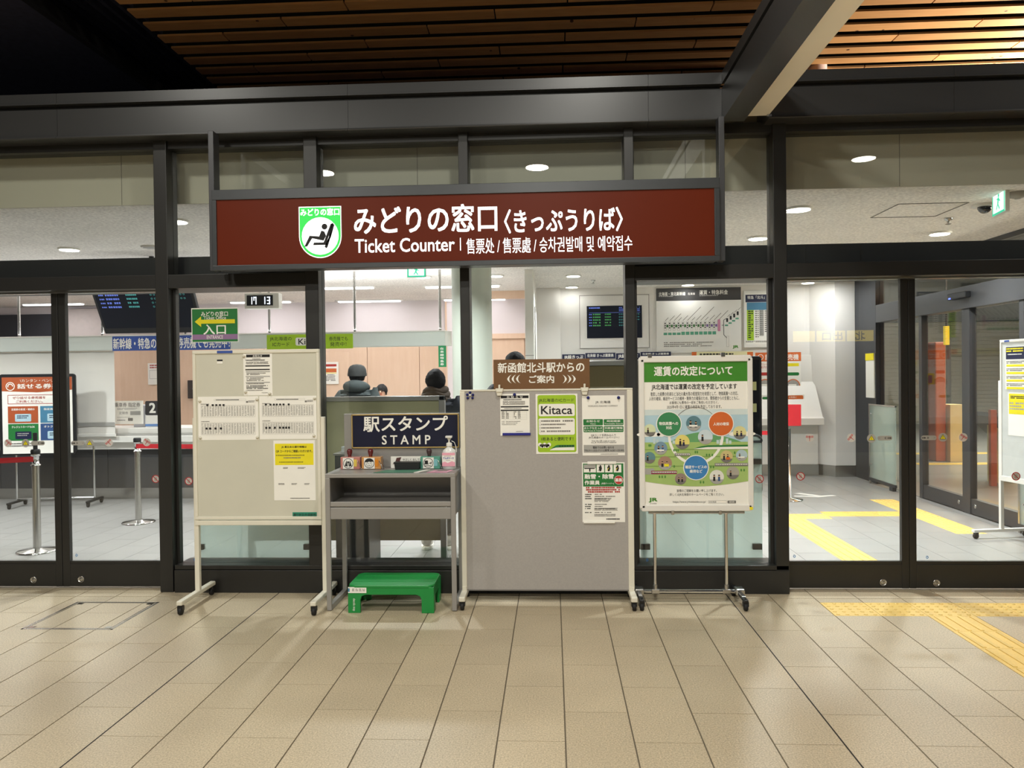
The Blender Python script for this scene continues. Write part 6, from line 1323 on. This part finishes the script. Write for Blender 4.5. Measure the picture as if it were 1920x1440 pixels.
def ns3(pr, a, b, c, d):
    pr.rr(a + .01, b - .01, c + .01, d - .01, M_LIME, 1, .014); pr.rr(a + .02, b - .02, d - .2, d - .09, M_PAPER, 2, .01); pr.text('Kitaca', a + .035, b - .04, d - .185, d - .11, M_INK, 3, .008); pr.text('JR北海道のICカード', a + .02, b - .02, d - .075, d - .04, M_INK, 3); pr.rr(a + .02, b - .02, d - .38, d - .22, M_PAPER, 2, .01)
board_sheet('white sheet with navy heading at the top of the white notice board', (x0 + .05, x0 + .30, 1.42, 1.82), ns1)
board_sheet('yellow headed white sheet low on the white notice board', (x0 + .08, x0 + .34, .99, 1.39), ns2)
board_sheet('lime green card notice at the right edge of the white notice board', (x0 + .36, x0 + .62, 1.40, 1.82), ns3)
bp_ = thing('barrier_post', 'chrome barrier post at the right edge in front of the white notice board', 'barrier post', (4.298,7.1532, 0)); x, y = 4.298,7.1532; x += .13
MB().lathe((x, y, 0), [(.175, 0), (.175, .012), (.16, .018), (.045, .03), (.04, .034)], 32).build('base_plate', M_CHROME, bp_); MB().lathe((x, y, .03), [(.034, 0), (.034, .8)], 20).build('post_tube', M_STEEL, bp_); MB().lathe((x, y, .83), [(.04, 0), (.042, .05), (.036, .07)], 20).build('post_cap', M_BLACK, bp_)

# ------------------------------------------------------------------ people
M_SKIN = mat('skin', (214, 166, 138), .55, var=.03, scale=30)
from mathutils import noise as mnoise
M_HAIR = mat('black_hair', (24, 21, 20), .8, var=.4, scale=90, bump=1, bscale=160, spec=.2)
def skin_mesh(name, joints, edges, radii, m, parent, sub=2, root=0):
    """a limb tree grown into one continuous skin"""
    org = ORG[parent.name]
    me = bpy.data.meshes.new(name); me.from_pydata([(x - org[0], y - org[1], z - org[2]) for x, y, z in joints], edges, [])
    o = bpy.data.objects.new(name, me); COL.objects.link(o); o.parent = parent; ORG[o.name] = org
    o.modifiers.new('skin', 'SKIN').use_smooth_shade = True
    sv = me.skin_vertices[0].data
    for i, r_ in enumerate(radii): sv[i].radius = r_ if isinstance(r_, tuple) else (r_, r_); sv[i].use_root = (i == root)
    sb_ = o.modifiers.new('sub', 'SUBSURF'); sb_.levels = sub; sb_.render_levels = sub
    me.materials.append(m)
    return o
def person(label, x, y, h, coat, trousers, facing=1, hat=None, scarf=None, hood=None, puffer=True, shoes=None, hair_style='short'):
    """facing +1: looks away from the viewer (+Y); -1: looks at the viewer"""
    p = thing('person', label, 'person', (x, y, 0)); F_ = facing; s = h / 1.70
    J = lambda dx, dy, z: (x + dx * s, y + F_ * dy * s, z * s)
    sh_w = .19
    body_j = [J(0, 0, .92), J(0, .0, 1.08), J(0, .0, 1.25), J(0, -.005, 1.38), J(0, 0, 1.46), J(0, .01, 1.52), J(0, .02, 1.60), J(0, .015, 1.67),
              J(.09, 0, .86), J(.10, .01, .48), J(.10, -.01, .09), J(.105, .10, .035), J(-.09, 0, .86), J(-.10, .01, .48), J(-.10, -.01, .09), J(-.105, .10, .035),
              J(sh_w - .03, 0, 1.35), J(sh_w + .05, -.02, 1.12), J(sh_w + .0, .16, .99), J(sh_w - .03, .23, .98), J(-sh_w + .03, 0, 1.35), J(-sh_w - .05, -.02, 1.12), J(-sh_w - .0, .16, .99), J(-sh_w + .03, .23, .98)]
    ed = [(0, 1), (1, 2), (2, 3), (3, 4), (4, 5), (5, 6), (6, 7), (0, 8), (8, 9), (9, 10), (10, 11), (0, 12), (12, 13), (13, 14), (14, 15), (3, 16), (16, 17), (17, 18), (18, 19), (3, 20), (20, 21), (21, 22), (22, 23)]
    rd_ = [(.13, .10), (.12, .09), (.12, .09), (.07, .06), .048, .065, (.078, .09), (.055, .065), .085, .055, .04, .035, .085, .055, .04, .035, .035, .035, .03, .028, .035, .035, .03, .028]
    b = skin_mesh('body', body_j, ed, [tuple(q * s for q in r_) if isinstance(r_, tuple) else r_ * s for r_ in rd_], M_SKIN, p)
    # face, ears
    hz = 1.595 * s
    f = MB().ball((x, y + F_ * .11 * s, hz - .012 * s), .014 * s, 8, 6, (1, 1, 1.6)); f.build('nose', M_SKIN, p)
    for sx in (-1, 1): MB().ball((x + sx * .082 * s, y + F_ * .0, hz - .012 * s), .022 * s, 8, 6, (.45, .8, 1.3)).build('ear', M_SKIN, p); MB().ball((x + sx * .032 * s, y + F_ * .098 * s, hz + .012 * s), .009 * s, 8, 6, (1.3, .6, .7)).build('eye', M_INK, p)
    MB().box(x - .022 * s, x + .022 * s, y + F_ * .1 * s - .004, y + F_ * .1 * s + .004, hz - .05 * s, hz - .042 * s).build('mouth', M_REDINK, p)
    # hair
    q = MB(); n, m = 44, 26; rn = random.Random(int(h * 1000)); R_ = .098 * s
    vs = []
    for i in range(m + 1):
        th = PI * i / m
        for k in range(n):
            ph = 2 * PI * k / n; front = max(0, math.sin(ph) * F_)
            low = -.62 + .75 * front
            zz = max(math.cos(th), low); rr = math.sqrt(max(0, 1 - math.cos(th) ** 2)) if math.cos(th) > low else math.sqrt(max(0, 1 - low ** 2)) * (1 - (low - math.cos(th)) * .35)
            j = 1.0 + .045 * mnoise.noise((rr * math.cos(ph) * 3 + h * 7, rr * math.sin(ph) * 3, math.cos(th) * 3)) + .06 * mnoise.noise((rr * math.cos(ph) * 9, rr * math.sin(ph) * 9 + h * 5, math.cos(th) * 9)) + .02 * rn.uniform(-1, 1)
            vs.append((x + R_ * rr * math.cos(ph) * .97 * j, y + .002 * F_ + R_ * rr * math.sin(ph) * 1.1 * j, hz + .012 * s + R_ * zz * 1.12 * j))
    q.add(vs, [(i * n + k, i * n + (k + 1) % n, (i + 1) * n + (k + 1) % n, (i + 1) * n + k) for i in range(m) for k in range(n)], True)
    q.build('hair', M_HAIR, p)
    # coat: torso and sleeves grown as one, quilted by alternating radii
    cj, cr, ce = [], [], []
    zs = [.80 + .052 * i for i in range(12)]
    for i, z in enumerate(zs):
        k = 1.04 if (i % 2 == 0 or not puffer) else .94
        cj.append(J(0, 0, z)); cr.append((.195 * k * s, .15 * k * s))
        if i: ce.append((i - 1, i))
    for z, a, b_ in ((1.425, .15, .115), (1.475, .085, .08)): cj.append(J(0, 0, z)); cr.append((a * s, b_ * s)); ce.append((len(cj) - 2, len(cj) - 1))
    for sx in (-1, 1):
        base = len(cj); chain = [(sx * .17, 0, 1.375, .095), (sx * .225, -.01, 1.29, .084), (sx * .248, -.02, 1.20, .086), (sx * .25, -.015, 1.11, .076), (sx * .235, .06, 1.04, .076), (sx * .205, .15, 1.0, .062), (sx * .185, .2, .985, .05)]
        for i, (dx, dy, z, r_) in enumerate(chain):
            cj.append(J(dx, dy, z)); cr.append((r_ * s, r_ * s)); ce.append((11 if i == 0 else base + i - 1, base + i))
    skin_mesh('coat', cj, ce, cr, coat, p, 2)
    tj = [J(0, 0, .92), J(0, 0, .84), J(.095, 0, .74), J(.105, .01, .48), J(.105, -.01, .12), J(-.095, 0, .74), J(-.105, .01, .48), J(-.105, -.01, .12)]
    skin_mesh('trousers', tj, [(0, 1), (1, 2), (2, 3), (3, 4), (1, 5), (5, 6), (6, 7)], [tuple(q * s for q in r_) for r_ in ((.15, .12), (.15, .12), (.10, .10), (.085, .085), (.075, .075), (.10, .10), (.085, .085), (.075, .075))], trousers, p)
    for sx in (-1, 1):
        f = MB(); cx = x + sx * .105 * s
        f.lathe((cx, y + F_ * .05 * s, .0), [(.052, 0), (.056, .012), (.055, .03)], 20, sx=1 * s, sy=2.5 * s).build('shoe_sole', M_PAPER, p)
        MB().ball((cx, y + F_ * .07 * s, .05 * s), .05 * s, 16, 10, (1, 2.2, .9)).ball((cx, y - F_ * .02 * s, .085 * s), .052 * s, 14, 9, (1, 1.1, 1.1)).build('shoe', shoes or M_BLACK, p)
    if hat:
        c = (x, y, hz + .03 * s); prof = [(.103 * s, -.03 * s), (.106 * s, -.01 * s), (.106 * s, .02 * s), (.10 * s, .05 * s), (.08 * s, .083 * s), (.045 * s, .1 * s), (.002, .104 * s)]
        k = MB().lathe(c, prof, 24, sy=1.12).build('knitted_cap', hat, p); MB().lathe(c, [(.109 * s, -.035 * s), (.111 * s, -.02 * s), (.109 * s, .004 * s)], 24, sy=1.12).build('cap_band', hat, k)
    if hood:
        q = MB(); pts = []
        for i in range(25):
            a = 2 * PI * i / 24; back = max(0, -math.sin(a)); pts.append((x + .112 * s * math.cos(a), y + F_ * .105 * s * math.sin(a) - F_ * .02 * s, (1.46 + .02 * back) * s))
        q.tube(pts, [.042 * s + .026 * s * max(0, -math.sin(2 * PI * i / 24)) for i in range(25)], 12, caps=False).build('hood', hood, p)
    if scarf:
        q = MB()
        for lv, rr in ((1.425, .115), (1.468, .105), (1.505, .092)):
            q.tube([(x + rr * s * math.cos(2 * PI * i / 24), y + rr * s * math.sin(2 * PI * i / 24) * 1.05, (lv + .014 * math.sin(i * .8 + lv * 30)) * s) for i in range(25)], .036 * s, 10, caps=False)
        q.build('scarf', scarf, p)
    return p
def cloth(n, c): return mat(n, c, .8, var=.14, scale=22, bump=.3, bscale=60)
person('person in a dark green hooded coat and knitted cap at the counter', -2.31, 9.1, 1.73, cloth('coat_dark_green', (50, 58, 58)), cloth('trousers_black', (34, 34, 38)), 1, hat=cloth('cap_grey', (46, 47, 46)), hood=cloth('hood_green', (54, 62, 62)))
person('person in a dark puffer jacket with a brown scarf and pale shoes', -1.085, 7.18, 1.66, cloth('coat_navy_puffer', (46, 50, 60)), cloth('trousers_grey', (60, 58, 56)), 1, scarf=cloth('scarf_brown', (66, 50, 32)), shoes=mat('shoe_pale', (186, 182, 174), .6))
person('person with short dark hair standing behind the brown sign', -.345, 7.25, 1.81, cloth('coat_black', (40, 42, 48)), cloth('trousers_navy', (36, 38, 46)), 1)
ck_ = person('clerk with glasses sitting behind the counter between two customers', -2.44, 11.0, 1.49, cloth('uniform_grey', (70, 76, 90)), cloth('trousers_uniform', (44, 46, 56)), -1, puffer=False)
for sx in (-1, 1):
    q = MB(); c = (-2.44 + sx * .03, 11.0 - .098, 1.412); q.tube([(c[0] + .022 * math.cos(2 * PI * i / 16), c[1], c[2] + .017 * math.sin(2 * PI * i / 16)) for i in range(17)], .003, 6, caps=False).build('glasses_rim', M_INK, ck_)

# ------------------------------------------------------------------ lit direction sign behind the viewer, seen mirrored in the glass
ds = thing('direction_lightbox', 'lit yellow north exit sign reflected in the glass by the right-hand doors', 'sign', (5.2, -3.0, 2.16), PI)
box('sign_case', M_FRAME2, ds, 4.45, 5.95, -3.0, -2.88, 2.15, 2.37, bevel=.004)
ye = glow('sign_yellow_lit', (240, 214, 90), 2.2)
for a, b in ((4.47, 4.95), (4.98, 5.5), (5.53, 5.93)): box('sign_face', ye, ds, a, b, -3.005, -3.0, 2.16, 2.36)
pr = Print(ds, -3.006); pr.text('出口', 5.03, 5.4, 2.18, 2.34, M_INK, 2, .01); pr.text('北', 4.62, 4.8, 2.18, 2.34, M_INK, 2, .01); pr.done()
for x in (4.7, 5.7): MB().tube([(x, -2.94, 2.37), (x, -2.94, 5.2)], .015, 8).build('hanger_rod', M_FRAME2, ds)
